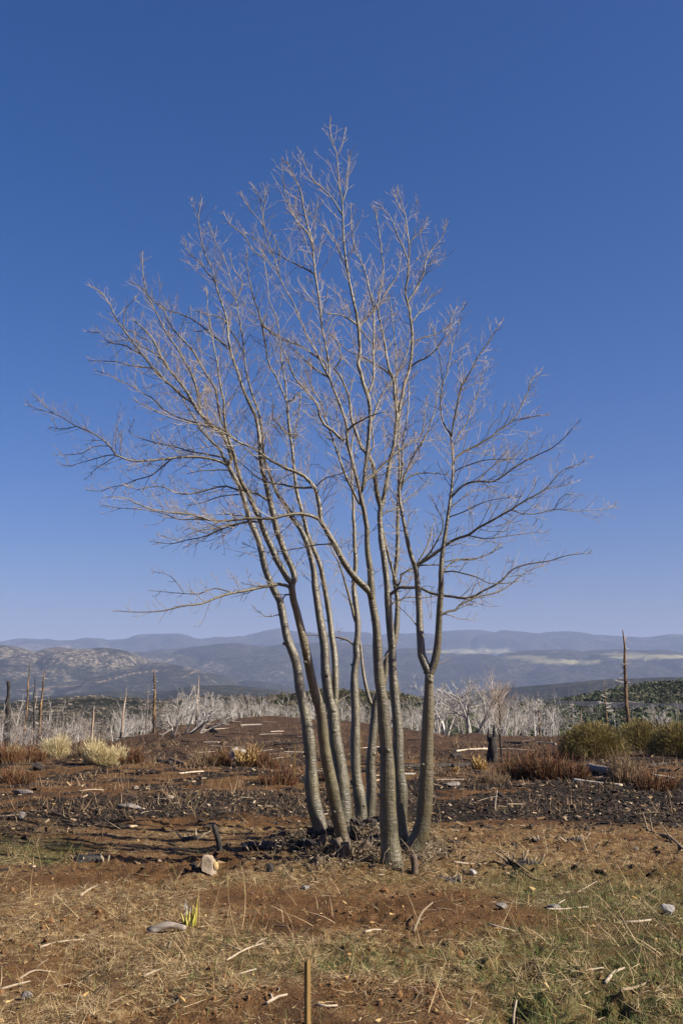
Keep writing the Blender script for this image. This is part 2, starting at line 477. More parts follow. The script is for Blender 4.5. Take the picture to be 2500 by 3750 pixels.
def ground_mat():
    m, nt, b = newmat('burnt_field_soil')
    p = geopos(nt)
    n1 = noise(nt, 1.6, 6, 0.65, p); n2 = noise(nt, 14, 5, 0.7, p); n3 = noise(nt, 70, 3, 0.65, p)
    soil = ramp(nt, n1, [(0.28, (0.070, 0.035, 0.014)), (0.5, (0.140, 0.071, 0.026)), (0.74, (0.205, 0.115, 0.048))])
    soil = mixc(nt, ramp(nt, n3, [(0.35, (0.7,) * 3), (0.55, (0,) * 3)]), soil, (0.055, 0.03, 0.016))
    straw = ramp(nt, n2, [(0.3, (0.10, 0.062, 0.027)), (0.5, (0.225, 0.15, 0.068)), (0.72, (0.37, 0.275, 0.145))])
    fs = mth(nt, 'MULTIPLY', attr(nt, 'strawy'), ramp(nt, n2, [(0.36, (0,) * 3), (0.6, (1,) * 3)]), True)
    c = mixc(nt, fs, soil, straw)
    green = ramp(nt, n2, [(0.3, (0.035, 0.045, 0.013)), (0.65, (0.10, 0.105, 0.034))])
    fg = mth(nt, 'MULTIPLY', attr(nt, 'grassy'), ramp(nt, n2, [(0.3, (0.1,) * 3), (0.65, (0.9,) * 3)]), True)
    c = mixc(nt, fg, c, green)
    ash = ramp(nt, n2, [(0.3, (0.008, 0.007, 0.006)), (0.58, (0.024, 0.018, 0.013)), (0.75, (0.085, 0.052, 0.028))])
    fa = mth(nt, 'MULTIPLY', attr(nt, 'burnt'), ramp(nt, n1, [(0.25, (0.75,) * 3), (0.5, (1.3,) * 3)]), True)
    c = mixc(nt, fa, c, ash)
    brown = ramp(nt, n2, [(0.30, (0.016, 0.010, 0.008)), (0.5, (0.058, 0.034, 0.022)), (0.70, (0.14, 0.088, 0.052))])
    c = mixc(nt, attr(nt, 'farfield'), c, brown)
    nt.links.new(c, b.inputs['Base Color'])
    b.inputs['Roughness'].default_value = 0.95
    b.inputs['Specular IOR Level'].default_value = 0.15
    bump(nt, b, mth(nt, 'ADD', n3, mth(nt, 'MULTIPLY', n2, 1.5)), 1.0, 0.035)
    return m

def hills_mat():
    m, nt, b = newmat('chaparral_hills')
    p = geopos(nt)
    n1 = noise(nt, 0.004, 6, 0.62, p); n2 = noise(nt, 0.03, 5, 0.7, p); n3 = noise(nt, 0.16, 4, 0.7, p); n4 = noise(nt, 0.075, 4, 0.75, p)
    veg = ramp(nt, n2, [(0.36, (0.016, 0.018, 0.010)), (0.52, (0.036, 0.036, 0.022)), (0.62, (0.085, 0.074, 0.050)), (0.74, (0.20, 0.17, 0.12))])
    veg = mixc(nt, ramp(nt, n1, [(0.38, (0.75,) * 3), (0.55, (0,) * 3)]), veg, (0.014, 0.016, 0.010))
    veg = mixc(nt, ramp(nt, n3, [(0.35, (0.6,) * 3), (0.6, (0,) * 3)]), veg, (0.02, 0.022, 0.013))
    pale = ramp(nt, n2, [(0.3, (0.15, 0.12, 0.08)), (0.6, (0.32, 0.26, 0.18)), (0.8, (0.46, 0.40, 0.31))])
    veg = mixc(nt, ramp(nt, n4, [(0.58, (0,) * 3), (0.68, (0.55,) * 3)]), veg, (0.20, 0.165, 0.115))
    veg = mixc(nt, ramp(nt, n4, [(0.32, (0.8,) * 3), (0.45, (0,) * 3)]), veg, (0.012, 0.014, 0.009))
    c = mixc(nt, mth(nt, 'MULTIPLY', attr(nt, 'rocky'), mth(nt, 'MULTIPLY', ramp(nt, n2, [(0.36, (0.1,) * 3), (0.56, (1,) * 3)]), ramp(nt, n4, [(0.44, (0,) * 3), (0.56, (0.9,) * 3)])), True), veg, pale)
    c = mixc(nt, mth(nt, 'MULTIPLY', ramp(nt, n1, [(0.56, (0,) * 3), (0.7, (0.5,) * 3)]), ramp(nt, n2, [(0.52, (0,) * 3), (0.62, (1,) * 3)]), True), c, (0.24, 0.2, 0.145))
    c = mixc(nt, mth(nt, 'MULTIPLY', attr(nt, 'field'), ramp(nt, n4, [(0.36, (0.35,) * 3), (0.5, (0.95,) * 3)]), True), c, (0.24, 0.22, 0.115))
    c = mixc(nt, mth(nt, 'MULTIPLY', attr(nt, 'track'), ramp(nt, n3, [(0.35, (0.2,) * 3), (0.6, (0.9,) * 3)]), True), c, (0.34, 0.24, 0.15))
    nt.links.new(c, b.inputs['Base Color'])
    b.inputs['Roughness'].default_value = 1.0
    b.inputs['Specular IOR Level'].default_value = 0.0
    bump(nt, b, n2, 0.8, 12.0)
    return m
M['stubwood'] = simple_mat('old_stub', (0.05, 0.034, 0.022), (0.15, 0.11, 0.075), 22, 0.85, 0.006)
M['ground'] = ground_mat()
M['hills'] = hills_mat()

# ------------------------------------------------------------------ ground sheet
def masks(x, y):
    n = fbm(x / 1.1 + 5, y / 0.6, 4, 51)
    n2 = fbm(x / 3.0 + 1, y / 1.4, 3, 57)
    u = x / np.maximum(y, 1.0)
    bandl = sstep(11.9, 12.7, y + 0.7 * n) * (1 - sstep(14.4, 16.0, y + 0.8 * n)) * (1 - sstep(-0.06, 0.02, u))
    bandr = sstep(11.8, 12.8, y + 0.7 * n) * (1 - sstep(16.5, 18.5, y + 1.0 * n)) * sstep(0.02, 0.09, u)
    bandm = 0.6 * sstep(12.4, 13.2, y + 0.6 * n) * (1 - sstep(14.5, 15.5, y))
    burnt = np.maximum(np.maximum(bandl, bandr), bandm) * sstep(-0.75, -0.25, n2 + 0.3 * n)
    burnt = np.maximum(burnt, sstep(0.05, 0.3, n + 0.5 * n2) * sstep(12.5, 15, y))
    burnt = np.maximum(burnt, 0.9 * np.exp(-(((x - 0.1) / 0.75) ** 2 + ((y - 10.4) / 0.8) ** 2)))
    gr = sstep(0.085, 0.2, u + 0.05 * n2) * (1 - sstep(8.2, 9.8, y + 0.5 * n))
    gl = (1 - sstep(-0.30, -0.22, u + 0.02 * n)) * sstep(9.4, 9.9, y) * (1 - sstep(10.7, 11.6, y))
    gm = 0.55 * sstep(0.12, 0.45, n2) * (1 - sstep(8.8, 9.6, y)) * sstep(-0.25, 0.05, u)
    grassy = np.maximum(np.maximum(gr * sstep(-0.6, 0.2, n2 + 0.5), gl), gm)
    strawy = sstep(-0.5, 0.4, n2 + 0.4 * n) * (1 - 0.6 * sstep(14, 18, y))
    strawy = np.maximum(strawy, 0.85 * sstep(-0.4, 0.2, n) * sstep(9.4, 10.4, y) * (1 - sstep(11.6, 12.4, y)))
    farf = sstep(17.0, 28.0, y + 2.5 * n) * (0.75 + 0.25 * sstep(-0.3, 0.3, n))
    return burnt, grassy, strawy, farf

nu, ny = 640, 760
uu = np.linspace(-0.62, 0.62, nu)
tt = np.linspace(0, 1, ny)
inv = 1 / 6.6 + (1 / 82.0 - 1 / 6.6) * tt
YY = 1 / inv - 4.0                                   # rows from 2.6 m to 78 m, denser near
YY = np.concatenate([np.linspace(-3.0, 2.4, 24), YY])
ny = len(YY)
GY, GU = np.meshgrid(YY, uu, indexing='ij')
GX = GU * (GY + 4.0)
GZ = hgt(GX, GY) + micro(GX, GY)
V = np.stack([GX, GY, GZ], -1).reshape(-1, 3)
ii = (np.arange(ny - 1)[:, None] * nu + np.arange(nu - 1)[None, :]).ravel()
Q = np.stack([ii, ii + 1, ii + nu + 1, ii + nu], -1)
bm_, gm_, sm_, fm_ = masks(GX, GY)
g = MB(); g.add(V, Q)
ground = g.build('ground', M['ground'], extra={'burnt': bm_, 'grassy': gm_, 'strawy': sm_, 'farfield': fm_})
tag(ground, 'reddish brown burnt field littered with straw and charcoal', 'ground', kind='structure')

# ------------------------------------------------------------------ hills and mountains
nu2, ny2 = 620, 560
uu2 = np.linspace(-0.66, 0.66, nu2)
YY2 = np.exp(np.concatenate([np.linspace(math.log(72.0), math.log(800.0), 200)[:-1], np.linspace(math.log(800.0), math.log(16000.0), ny2 - 199)]))
ny2 = len(YY2)
HY, HU = np.meshgrid(YY2, uu2, indexing='ij')
HX = HU * HY
HZ = hgt(HX, HY)
HZ[0] -= 0.6; HZ[1] -= 0.2
fwd = HY * CP + (HZ - EYE) * SP
upv = -HY * SP + (HZ - EYE) * CP
pd_x = 784 + HX / fwd * FPX / K
pd_y = (1875 - upv / fwd * FPX) / K
nn = fbm(HX / 260, HY / 260, 4, 61)
def ell(cx, cy, rx, ry):
    return 1 - sstep(0.5, 1.0, ((pd_x - cx) / rx) ** 2 + ((pd_y - cy) / ry) ** 2 + 0.5 * nn)
isfar = HY > 1500
rocky = 0.75 * np.maximum.reduce([ell(110, 1502, 230, 24), ell(250, 1520, 180, 18), 0.55 * ell(30, 1545, 160, 12), 0.5 * ell(470, 1535, 60, 12)]) * isfar
rocky = np.maximum(rocky, 0.8 * sstep(-0.05, 0.4, fbm(HX / 60, HY / 60, 3, 66)) * sstep(380, 450, HY) * (1 - sstep(900, 1100, HY)) * (HU < 0.02))
field = np.maximum.reduce([ell(1075, 1497, 115, 5), ell(1310, 1521, 105, 6), ell(1500, 1509, 110, 6), 0.6 * ell(1200, 1510, 60, 5), 0.5 * ell(1420, 1502, 60, 4)]) * isfar
def linemask(pts, w):
    d = np.full(pd_x.shape, 1e9)
    for (x0, y0), (x1, y1) in zip(pts[:-1], pts[1:]):
        dx, dy = x1 - x0, y1 - y0
        t = np.clip(((pd_x - x0) * dx + (pd_y - y0) * dy) / (dx * dx + dy * dy), 0, 1)
        d = np.minimum(d, np.hypot(pd_x - x0 - t * dx, (pd_y - y0 - t * dy)))
    return 1 - sstep(w * 0.6, w * 1.6, d)
track = np.maximum(linemask([(55, 1586), (110, 1583), (160, 1576), (230, 1566), (262, 1559), (300, 1548), (345, 1542), (383, 1540)], 0.8),
                   0.8 * linemask([(420, 1555), (445, 1543), (470, 1530), (490, 1520)], 0.9)) * (HY > 1200)
V = np.stack([HX, HY, HZ], -1).reshape(-1, 3)
ii = (np.arange(ny2 - 1)[:, None] * nu2 + np.arange(nu2 - 1)[None, :]).ravel()
Q = np.stack([ii, ii + 1, ii + nu2 + 1, ii + nu2], -1)
g = MB(); g.add(V, Q)
hills = g.build('hills', M['hills'], extra={'rocky': rocky, 'field': field, 'track': track})
tag(hills, 'hazy chaparral hills and mountain ridges beyond the burnt field', 'hills', kind='structure')

# ------------------------------------------------------------------ haze
zt = float(HZ.max()) + 30.0; zb = float(HZ.min()) - 2.0
x0, x1, y0, y1 = -11500.0, 11500.0, -40.0, 16600.0
g = MB()
g.add([(x0, y0, zb), (x1, y0, zb), (x1, y1, zb), (x0, y1, zb), (x0, y0, zt), (x1, y0, zt), (x1, y1, zt), (x0, y1, zt)],
      [(0, 3, 2, 1), (4, 5, 6, 7), (0, 1, 5, 4), (1, 2, 6, 5), (2, 3, 7, 6), (3, 0, 4, 7)])
hm = bpy.data.materials.new('haze'); hm.use_nodes = True
hn = hm.node_tree; hn.nodes.clear()
ho = hn.nodes.new('ShaderNodeOutputMaterial'); hv = hn.nodes.new('ShaderNodeVolumePrincipled')
hv.inputs['Color'].default_value = (0.50, 0.64, 1.0, 1)
hv.inputs['Density'].default_value = 0.000075
hv.inputs['Anisotropy'].default_value = 0.0
hn.links.new(hv.outputs[0], ho.inputs['Volume'])
haze = g.build('haze', hm, smooth=False)
tag(haze, 'pale blue haze filling the valley air', 'haze', kind='stuff')

# ------------------------------------------------------------------ the bare tree
TILE = {'a': (100, 900, .38265), 'b': (650, 650, .31888), 'c': (1100, 450, .38265), 'd': (600, 1100, .31888), 'e': (1050, 1000, .31888),
        'f': (600, 1500, .31888), 'g': (1050, 1450, .31888), 'h': (900, 1900, .31888), 'i': (1300, 1900, .31888), 'j': (1500, 1000, .31888),
        'k': (100, 1450, .38265), 'B': (950, 2400, .47832), 'R': (1500, 1100, .51020), 'W': (0, 1300, .63776), 'F': (0, 0, 1.0)}
def tr(s):
    """'h 10,20 30,40 f 5,6 ...' -> photo pixels"""
    out = []; t = None
    for w in s.split():
        if ',' in w:
            a, b_ = w.split(','); out.append((t[0] + float(a) * t[2], t[1] + float(b_) * t[2]))
        else: t = TILE[w]
    return out

# trunks: base depth, top depth, base width, top width (photo pixels), course
TRUNKS = {
 'T1': (10.05, 10.3, 52, 17, 1.3, 'B 480,1420 455,1290 420,1150 400,1000 392,800 372,600 342,420 310,260 290,110 265,0 h 515,1480 470,1350 440,1200 415,1050 390,940 340,850 280,720 225,580 195,440 150,260 90,110 45,10 f 950,1130 910,990 870,880 825,800 780,720 745,650 700,570'),
 'T2': (9.65, 9.1, 47, 24, 1.0, 'B 655,1500 640,1430 610,1290 580,1130 545,950 515,800 490,640 470,440 425,280 395,160 365,0 h 700,1568 665,1400 620,1220 580,1050 545,920 530,800 530,740'),
 'T3': (10.6, 11.2, 60, 3, 2.0, 'B 640,1300 645,1200 638,1060 622,900 600,760 580,640 570,520 560,420 535,330 518,220 505,100 500,0 h 905,1480 880,1320 850,1150 820,950 795,780 780,600 750,450 700,280 650,160 590,60 f 1486,1254 1400,1100 1310,980 1250,830 1190,680 1150,560 1135,430 1130,250 1100,90 d 1105,1340 1070,1220 1020,1100 990,990 950,830 930,700 920,560 900,400 870,230 840,50 b 690,1480 650,1310 600,1130 530,920 450,770 400,640 370,540'),
 'T4': (11.0, 11.6, 44, 5, 1.2, 'B 782,1270 775,1150 755,1020 738,900 733,700 735,450 727,250 727,120 745,0 h 1265,1480 1283,1340 1285,1200 1265,1000 1240,800 1250,650 1262,500 1250,300 1245,100 1235,0 g 765,1250 755,1100 745,980 750,850 742,560 775,430 800,260'),
 'T5': (11.3, 11.9, 38, 3, 1.5, 'B 845,1230 852,1120 858,1000 850,880 857,750 868,600 882,450 890,370 915,310 950,200 968,80 980,0 i 430,1480 470,1300 480,1150 487,960 470,820 452,700 465,560 485,400 488,200 490,0 g 1276,1300 1278,1100 1290,950 1292,750 1275,550 1288,400 1290,230 e 1275,1500 1260,1200 1252,900 1222,640 1190,360 1160,250'),
 'T6': (9.25, 8.7, 72, 3, 2.2, 'B 1012,1610 1000,1480 990,1350 985,1200 980,1000 975,800 965,650 950,500 940,350 920,200 905,0 h 1505,1350 1485,1150 1450,950 1440,800 1430,600 1400,400 1390,250 1390,100 1372,0 g 890,1330 860,1200 830,1060 790,900 760,780 720,640 692,500 690,400 670,270 620,130 570,0 e 530,1320 490,1200 420,1080 360,940 290,830 200,640 120,450 70,330 0,220 b 1180,1150 1130,980 1070,820 1010,640 980,480 958,280 880,125'),
 'T7': (9.85, 10.4, 48, 3, 1.4, 'B 1105,1490 1090,1380 1078,1250 1088,1080 1068,900 1060,750 1060,600 1050,450 1030,250 1020,100 1015,0 i 420,1450 400,1250 385,1050 375,900 365,750 350,600 325,400 300,250 290,100 283,0 g 1075,1290 1110,1180 1140,1020 1170,850 1190,720 1220,620 1240,480 1250,350 1262,220 e 1235,1400 1230,1250 1190,1150 1150,1000 1130,850 1090,650 1050,450 1050,330 1090,100 c 795,1400 780,1290 770,1200 745,1000 705,810'),
 'T9': (9.72, 9.5, 58, 31, 0.9, 'B 1175,1470 1215,1400 1245,1310 1262,1150 1275,950 1280,700 1290,450 1295,250 1300,140'),
}
# branches: parent, depth drift per metre of length, start width, end width, course
BR = [
 ('L1','T1',.25,13,4,'f 740,650 690,560 640,450 560,380 490,300 430,240 d 350,1350 300,1270 250,1190 200,1090 120,1010'),
 ('L2','T1',-.15,22,5,'f 745,650 775,560 760,480 720,380 670,280 560,200 480,130 430,60 d 380,1250 300,1110 230,1000 150,900 60,790 a 1307,1110 1230,950 1190,870 1120,800 1030,720'),
 ('L3','L2',.2,13,4,'f 600,215 d 520,1420 420,1290 320,1170 200,1090 100,990 0,905 a 1220,1190 1110,1050 1010,920 930,810 850,690 790,560 745,490 690,430 610,385'),
 ('L4','L2',.35,12,3.5,'d 430,1310 395,1120 370,990 320,850 250,720 160,560 60,420 a 1307,781 1240,650 1160,500 1090,400 985,345'),
 ('L5','L2',-.3,11,3.5,'f 670,290 690,180 d 660,1390 640,1300 590,1010 540,930 480,840 340,590 210,440 80,290 a 1307,618 1200,520 1150,470 1110,280 1103,105'),
 ('L6','L3',-.2,7,2.5,'a 1330,1310 1230,1180 1090,1160 960,1140 870,1110 760,1105 610,1100'),
 ('L7','L3',.25,7,2.5,'a 1110,1050 1000,990 930,950 800,930 740,880 690,830 570,825'),
 ('L8','L3',.25,6,2.5,'a 925,800 1000,820 1080,870 1180,920 1260,985'),
 ('L9','L3',-.2,5,2.5,'a 925,760 925,680 950,590 1000,540 1050,480'),
 ('L10','L2',-.2,7,2.5,'a 1340,1130 1290,1080 1170,1000 1080,950 1000,900 880,910 760,930'),
 ('T2L','T2',-.12,30,3,'h 520,730 480,690 430,600 360,480 300,340 240,210 180,60 165,10 f 1060,1170 1010,1060 960,950 900,850 860,740 830,640 810,530 770,420 740,330 715,220 690,50 d 690,1150 670,1080 640,900 610,700 580,560 550,370 520,200 500,80 b 345,1400 330,1290'),
 ('T2R','T2',.10,30,3,'h 535,740 562,690 530,560 460,420 410,270 360,150 335,30 f 1270,1270 1230,1100 1190,920 1150,760 1118,620 1108,480 1098,330 1080,200 1050,60 d 1040,1300 990,1200 940,1090 890,960 840,800 790,660 760,540 740,430 730,270 700,130 660,20 b 460,1300 430,1170 395,1040 320,890 280,740 260,600 240,470 278,255'),
 ('L11','T3',-.25,9,3,'d 912,590 830,440 760,330 680,210 560,170 360,120'),
 ('L12','T2R',.2,6,2.5,'b 430,1190 340,1090 250,960 140,880 80,730'),
 ('L13','T2R',.2,6,2.5,'b 245,470 210,400 165,275'),
 ('L14','T3',-.2,7,2.5,'b 655,1370 550,1260 470,1200 400,1130'),
 ('L15','T3',.2,6,2.5,'b 680,1400 720,1300 745,1200 690,1120 620,1000 610,900'),
 ('L16','T2R',.3,9,3,'d 770,560 660,480 560,400 430,290 320,210 200,160 100,130 0,90 a 1280,560'),
 ('F1','T1',-.3,12,2.5,'f 745,655 680,610 600,580 450,550 300,540 150,550 0,570 k 1250,610 1130,620 1000,620 920,595 850,565 790,480 730,425 620,350 470,290 330,200 260,170 200,120 70,0'),
 ('F2','F1',.2,7,2,'k 1410,590 1370,610 1290,680 1180,765 1050,800 920,850 800,875 700,910 590,905'),
 ('F3','F1',.2,5,2,'k 850,567 760,570 620,610 490,645 420,670 330,655'),
 ('F4','F1',-.2,5,2,'k 785,480 700,475 620,490 550,540 450,560 280,565'),
 ('F5','F1',.3,4,2,'k 850,575 750,640 650,700 590,770'),
 ('F6','F1',.2,4,2,'k 260,170 150,140 0,90'),
 ('F7','F1',.2,4,2,'k 470,292 350,315 230,300'),
 ('F8','T1',.3,8,2.5,'f 690,555 640,540 480,510 300,480 150,430 0,400 k 1250,450 1130,420 980,350 1020,245'),
 ('F9','F1',-.2,4,2,'k 900,585 890,500 905,390 870,330'),
 ('LB','T6',-.25,28,3,'h 1425,845 1330,750 1240,660 1140,520 1060,370 990,240 900,90 855,10 g 380,1290 347,1140 325,1060 270,990 200,920 100,870 0,835 f 1400,670 1240,590 1100,490 980,420 850,370 740,290 600,230 430,180 330,160 150,110 0,60 k 1240,150 1150,100 1075,65'),
 ('LB2','LB',.25,9,2.5,'f 860,375 760,290 640,210 560,170 430,160 300,130 150,80 0,0 a 1200,1460 1080,1400 980,1330 880,1290 800,1240 660,1195'),
 ('LB3','LB',.3,11,3,'g 330,1055 200,1055 100,1050 0,1030 f 1380,860 1280,850 1170,825 1080,780 960,680 870,600 800,540'),
 ('LB4','LB',-.2,8,2.5,'g 330,1055 380,990 450,940 520,920 600,900 700,850'),
 ('LB5','LB',-.3,15,3,'g 385,1425 360,1410 280,1375 150,1350 40,1360 f 1350,1220 1250,1250 1100,1250 950,1250 800,1270 650,1280 520,1265 430,1240 300,1200 150,1190 0,1170 k 1200,1085 1050,1030 1000,1000 900,970 770,965'),
 ('LB6','LB5',.2,6,2,'f 470,1260 300,1260 180,1260 k 1300,1125 1100,1085 900,1075 730,1045'),
 ('LB7','T2L',.3,9,2,'f 990,1285 760,1340 600,1400 500,1450 400,1475 250,1500 100,1540 k 1200,1395'),
 ('LB8','T1',-.3,8,2,'f 985,1280 850,1310 700,1330 560,1370 400,1390 300,1430 150,1500 k 1280,1330'),
 ('LB9','T2R',-.25,10,2.5,'f 1215,1070 1190,1040 1100,980 960,940 870,930 720,880 610,890 480,930 350,960 270,970 150,960 0,890 k 1180,870 1070,895 970,865'),
 ('LB10','T1',-.2,7,2,'f 745,690 640,690 540,700 430,700 350,720 270,735'),
 ('LB11','T1',.3,6,2,'f 885,950 740,985 600,1010 480,1060 370,1085 260,1100'),
 ('LB12','LB',.2,9,2.5,'f 1150,530 1080,570 1000,500 900,420'),
 ('LB13','LB',.3,6,2,'h 990,270 800,300 680,325 540,350 420,370 250,385 100,340 0,290'),
 ('LB14','T1',-.3,7,2,'f 970,1235 830,1215 700,1200 500,1215'),
 ('W1','T2',-.3,15,2.5,'h 500,785 460,765 380,750 260,770 150,790 0,825 W 1320,1370 1240,1395 1150,1430 1050,1440 960,1465 870,1475 750,1475 690,1470'),
 ('W2','W1',.2,6,2,'W 1325,1368 1230,1340 1150,1370 1060,1370 890,1355'),
 ('W3','W2',-.2,4,1.8,'W 1060,1370 1010,1300 960,1260 890,1245'),
 ('W4','T2',.2,9,3,'h 505,870 460,870 430,900 415,980'),
 ('W5','T1',-.3,6,2,'h 375,1100 300,1120 220,1120 170,1080 110,1040'),
 ('T3r','T3',.10,27,3,'B 565,460 578,330 582,200 578,60 h 1015,1530 985,1330 960,1120 925,900 890,720 860,560 810,420 770,330 710,180 680,50 g 180,1350 160,1270 120,1120 95,950 80,780 65,620 40,450 20,280 8,130 d 1440,1560 1430,1350 1410,1180 1400,1000 1380,850 1350,700 1340,500 1330,420 1310,270 1290,180 1240,80 1210,0 b 1040,1300 1030,1180 1000,1000 985,850'),
 ('T3s','T3r',-.25,12,3,'d 1410,1180 1390,1120 1350,1020 1290,880 1210,740 1180,600 1150,420 1120,250 1080,100 1040,0 b 850,1280 820,1140 790,960 800,850'),
 ('T3u','T3s',.2,7,2.5,'d 1130,260 1200,340 1290,390 1400,450 1480,490 1568,530'),
 ('T3v','T3r',.25,6,2.5,'d 1330,430 1250,390 1180,320 1100,220 1000,140 900,20'),
 ('T3w','T3r',-.25,7,2.5,'d 1410,1180 1480,1140 1568,1080 g 60,700'),
 ('T3x','T3r',-.3,7,2.5,'d 1540,1540 1400,1530 1330,1440 1260,1380 1250,1250 1250,1150 1210,1050'),
 ('T4a','T4',-.12,13,4,'h 1255,1170 1225,1050 1200,950 1150,770 1090,570 1040,450 1000,380 950,250'),
 ('T4b','T4',.2,9,3,'h 1235,1445 1180,1400 1090,1370 1000,1355 930,1340 700,1335'),
 ('T5a','T5',-.05,18,9,'B 880,400 850,360 815,240 790,100 780,0 h 1320,1480 1305,1400 1290,1330'),
 ('T6a','T6',.15,18,4,'e 495,1210 482,1030 460,900 430,750 400,600 385,430 360,230 330,30 c 130,1330 110,1130 60,950 20,760 0,650 F 1055,600 1035,585'),
 ('T6b','T6a',-.2,8,2.5,'b 1540,760 1500,650 1400,530 1330,430 1240,210 1210,0 F 1033,605'),
 ('T6c','T6',-.25,14,3,'g 690,460 640,510 540,410 430,330 380,240 350,100 270,0 e 210,1340 90,1200 30,1050 0,980 d 1440,720 1380,590 1300,470 1210,340'),
 ('T6d','T6',.25,9,3,'e 500,1215 440,1170 320,1100 240,1030 130,920 0,820 d 1480,490 1380,460'),
 ('T6e','T6',.3,10,3,'e 460,1050 400,990 280,920 150,830 0,780'),
 ('T6f','T6',.10,26,3.5,'g 862,1080 880,1030 900,850 920,680 940,500 950,350 960,270 950,100 930,0 e 880,1280 850,1150 820,1050 840,900 830,750 820,600 790,430 750,250 710,60 c 440,1350 425,1230 410,1050 405,900 400,750 370,600 355,400 345,300 320,220 290,120 280,0'),
 ('T6g','T6f',.15,5,2.5,'c 348,315 390,240 410,160 425,70'),
 ('T6h','T6f',-.2,8,2.5,'c 402,860 340,780 270,680 130,560 80,480 20,360 0,290'),
 ('T6i','T6f',.2,6,2.5,'c 408,740 440,640 455,500 470,310'),
 ('T6j','T6f',-.25,7,2.5,'c 430,1330 380,1250 320,1110 260,1030 140,910 60,850'),
 ('T6k','T6f',.25,11,3,'e 915,1380 950,1350 990,1230 1000,1060 990,900 1000,700 1000,500 1000,380 950,200 920,60 c 600,1370 540,1250 500,1100 490,960 480,780'),
 ('T6l','T6f',.3,9,3,'e 830,610 900,540 980,440 1060,330 1160,190 c 930,1440 960,1260'),
 ('T6m','T6f',-.3,9,3,'e 800,590 720,530 620,480 440,460 400,430'),
 ('T6n','T6f',.2,8,2.5,'e 840,640 900,720 980,810 1050,840'),
 ('T6o','T6',.2,13,3,'g 870,1060 920,960 1000,900 1090,800 1170,730 1260,650 1350,570 1450,520 1540,480 R 120,720'),
 ('T6p','T6f',.25,11,3,'g 965,290 990,260 1030,130 1080,0 e 1130,1330 1200,1250 1250,1160'),
 ('T6q','T6',-.3,10,2.5,'g 700,400 750,340 850,290 930,240 1010,210 1150,180'),
 ('T6r','T6',-.2,12,3,'g 830,1230 740,1050 680,930 620,760 560,590 510,450 460,300 400,100 e 300,1330 200,1080 130,960'),
 ('T6s','T6',.3,6,2.2,'b 985,540 1050,640 1130,730 1170,860 1160,1000'),
 ('T6t','T6',-.2,5,2.2,'b 985,440 1000,300 1005,130'),
 ('T6u','T6',-.3,7,2.5,'b 970,530 890,430 800,320 740,220'),
 ('T6v','T6',-.3,10,2.5,'b 1150,1080 1080,1010 980,920 870,840 790,700 700,610 600,530 545,435'),
 ('T6w','T6',-.3,7,2.5,'b 1090,840 980,770 880,700 800,650'),
 ('T6x','T6a',.3,8,2.5,'b 1568,1110 1450,1040 1350,990 1230,930 1100,850'),
 ('T7a','T7',-.15,22,5,'g 1078,1290 1040,1150 1020,1000 1000,850 968,740 900,640 840,560 800,430 750,300 730,150 710,0 e 650,1260 600,1160 540,1105 e 620,1000 600,850 560,750 480,700'),
 ('T7b','T7',.15,20,3.5,'g 1255,300 1290,200 1300,100 1330,0 e 1330,1380 1350,1270 1400,1130 1430,950 1440,750 1430,600 1400,400 1360,230 1380,100 1390,0 c 1030,1350 1040,1230 1025,1050 1000,880 960,750 930,645'),
 ('T7c','T7b',-.2,6,2.5,'c 1000,880 960,820 920,760 893,660'),
 ('T7d','T7b',-.2,8,2.5,'c 1025,1310 980,1190 930,1080 880,940 830,870 740,780'),
 ('T7e','T7b',.2,6,2.5,'c 1040,1150 1100,1080 1180,1010 1210,930'),
 ('T7f','T7b',.2,9,2.5,'e 1390,330 1480,190 1530,100 1568,0 c 1200,1320 1250,1220 1350,1100 1395,960'),
 ('T7g','T7b',.3,7,2.5,'e 1440,560 j 100,460 160,390 220,290 320,220'),
 ('T7h','T7b',.3,7,2.5,'e 1450,800 j 150,740 280,710 380,660 480,600 540,560'),
 ('T7i','T7b',-.3,8,2.5,'e 1440,1060 j 100,1010 180,980 280,900 340,820 440,670'),
 ('T7j','T7',.2,16,4,'g 1085,1340 1060,1390 i 480,780 525,710 i 525,640 600,600 690,540 760,430 830,300 890,80'),
 ('T7k','T7',-.3,14,2.5,'i 380,890 440,840 500,790 620,790 750,795 860,850 1000,880 1130,895 1260,915 1380,880 1480,820 1568,780 R 660,2010 740,1930 860,1890 1000,1870 1130,1830 1280,1815'),
 ('T7l','T7',.2,7,2,'i 440,960 500,940 570,905 680,900 800,905 940,890 R 420,2130'),
 ('T7m','T7',.3,8,2.5,'g 1085,1380 1150,1330 1240,1300 1320,1230 1420,1150 1500,1100 1568,1040 R 140,1290'),
 ('T7n','T7a',.25,8,2.5,'g 985,590 990,500 e 940,1430 930,1250'),
 ('T7o','T7',.2,10,3,'e 1200,1170 1120,1110 1030,1060 900,980 700,890 600,800'),
 ('T7p','T7',.2,9,2.5,'e 1240,1250 1280,1130 1350,1000 1420,780 j 40,700'),
 ('T9L','T9',.05,34,4,'B 1300,150 1262,60 1240,0 i 755,1450 740,1250 735,1050 720,850 710,700 690,560 650,450 610,300 580,150 550,0 g 1320,1330 1295,1200 1292,1050 1310,950 1325,800 1325,600 1340,480 1370,330 1390,150 1400,0 e 1400,1280'),
 ('T9R','T9',-.05,30,3,'B 1300,150 1330,80 1350,0 i 950,1400 960,1200 970,1000 985,800 985,600 1000,400 1030,200 1060,0 R 280,1500 300,1350 310,1200 308,1120 290,960 240,880 220,740 232,600 225,480 200,330 160,200'),
 ('R1','T9R',-.2,11,3,'R 290,965 310,900 340,750 370,620 430,520 500,390 590,260 655,150'),
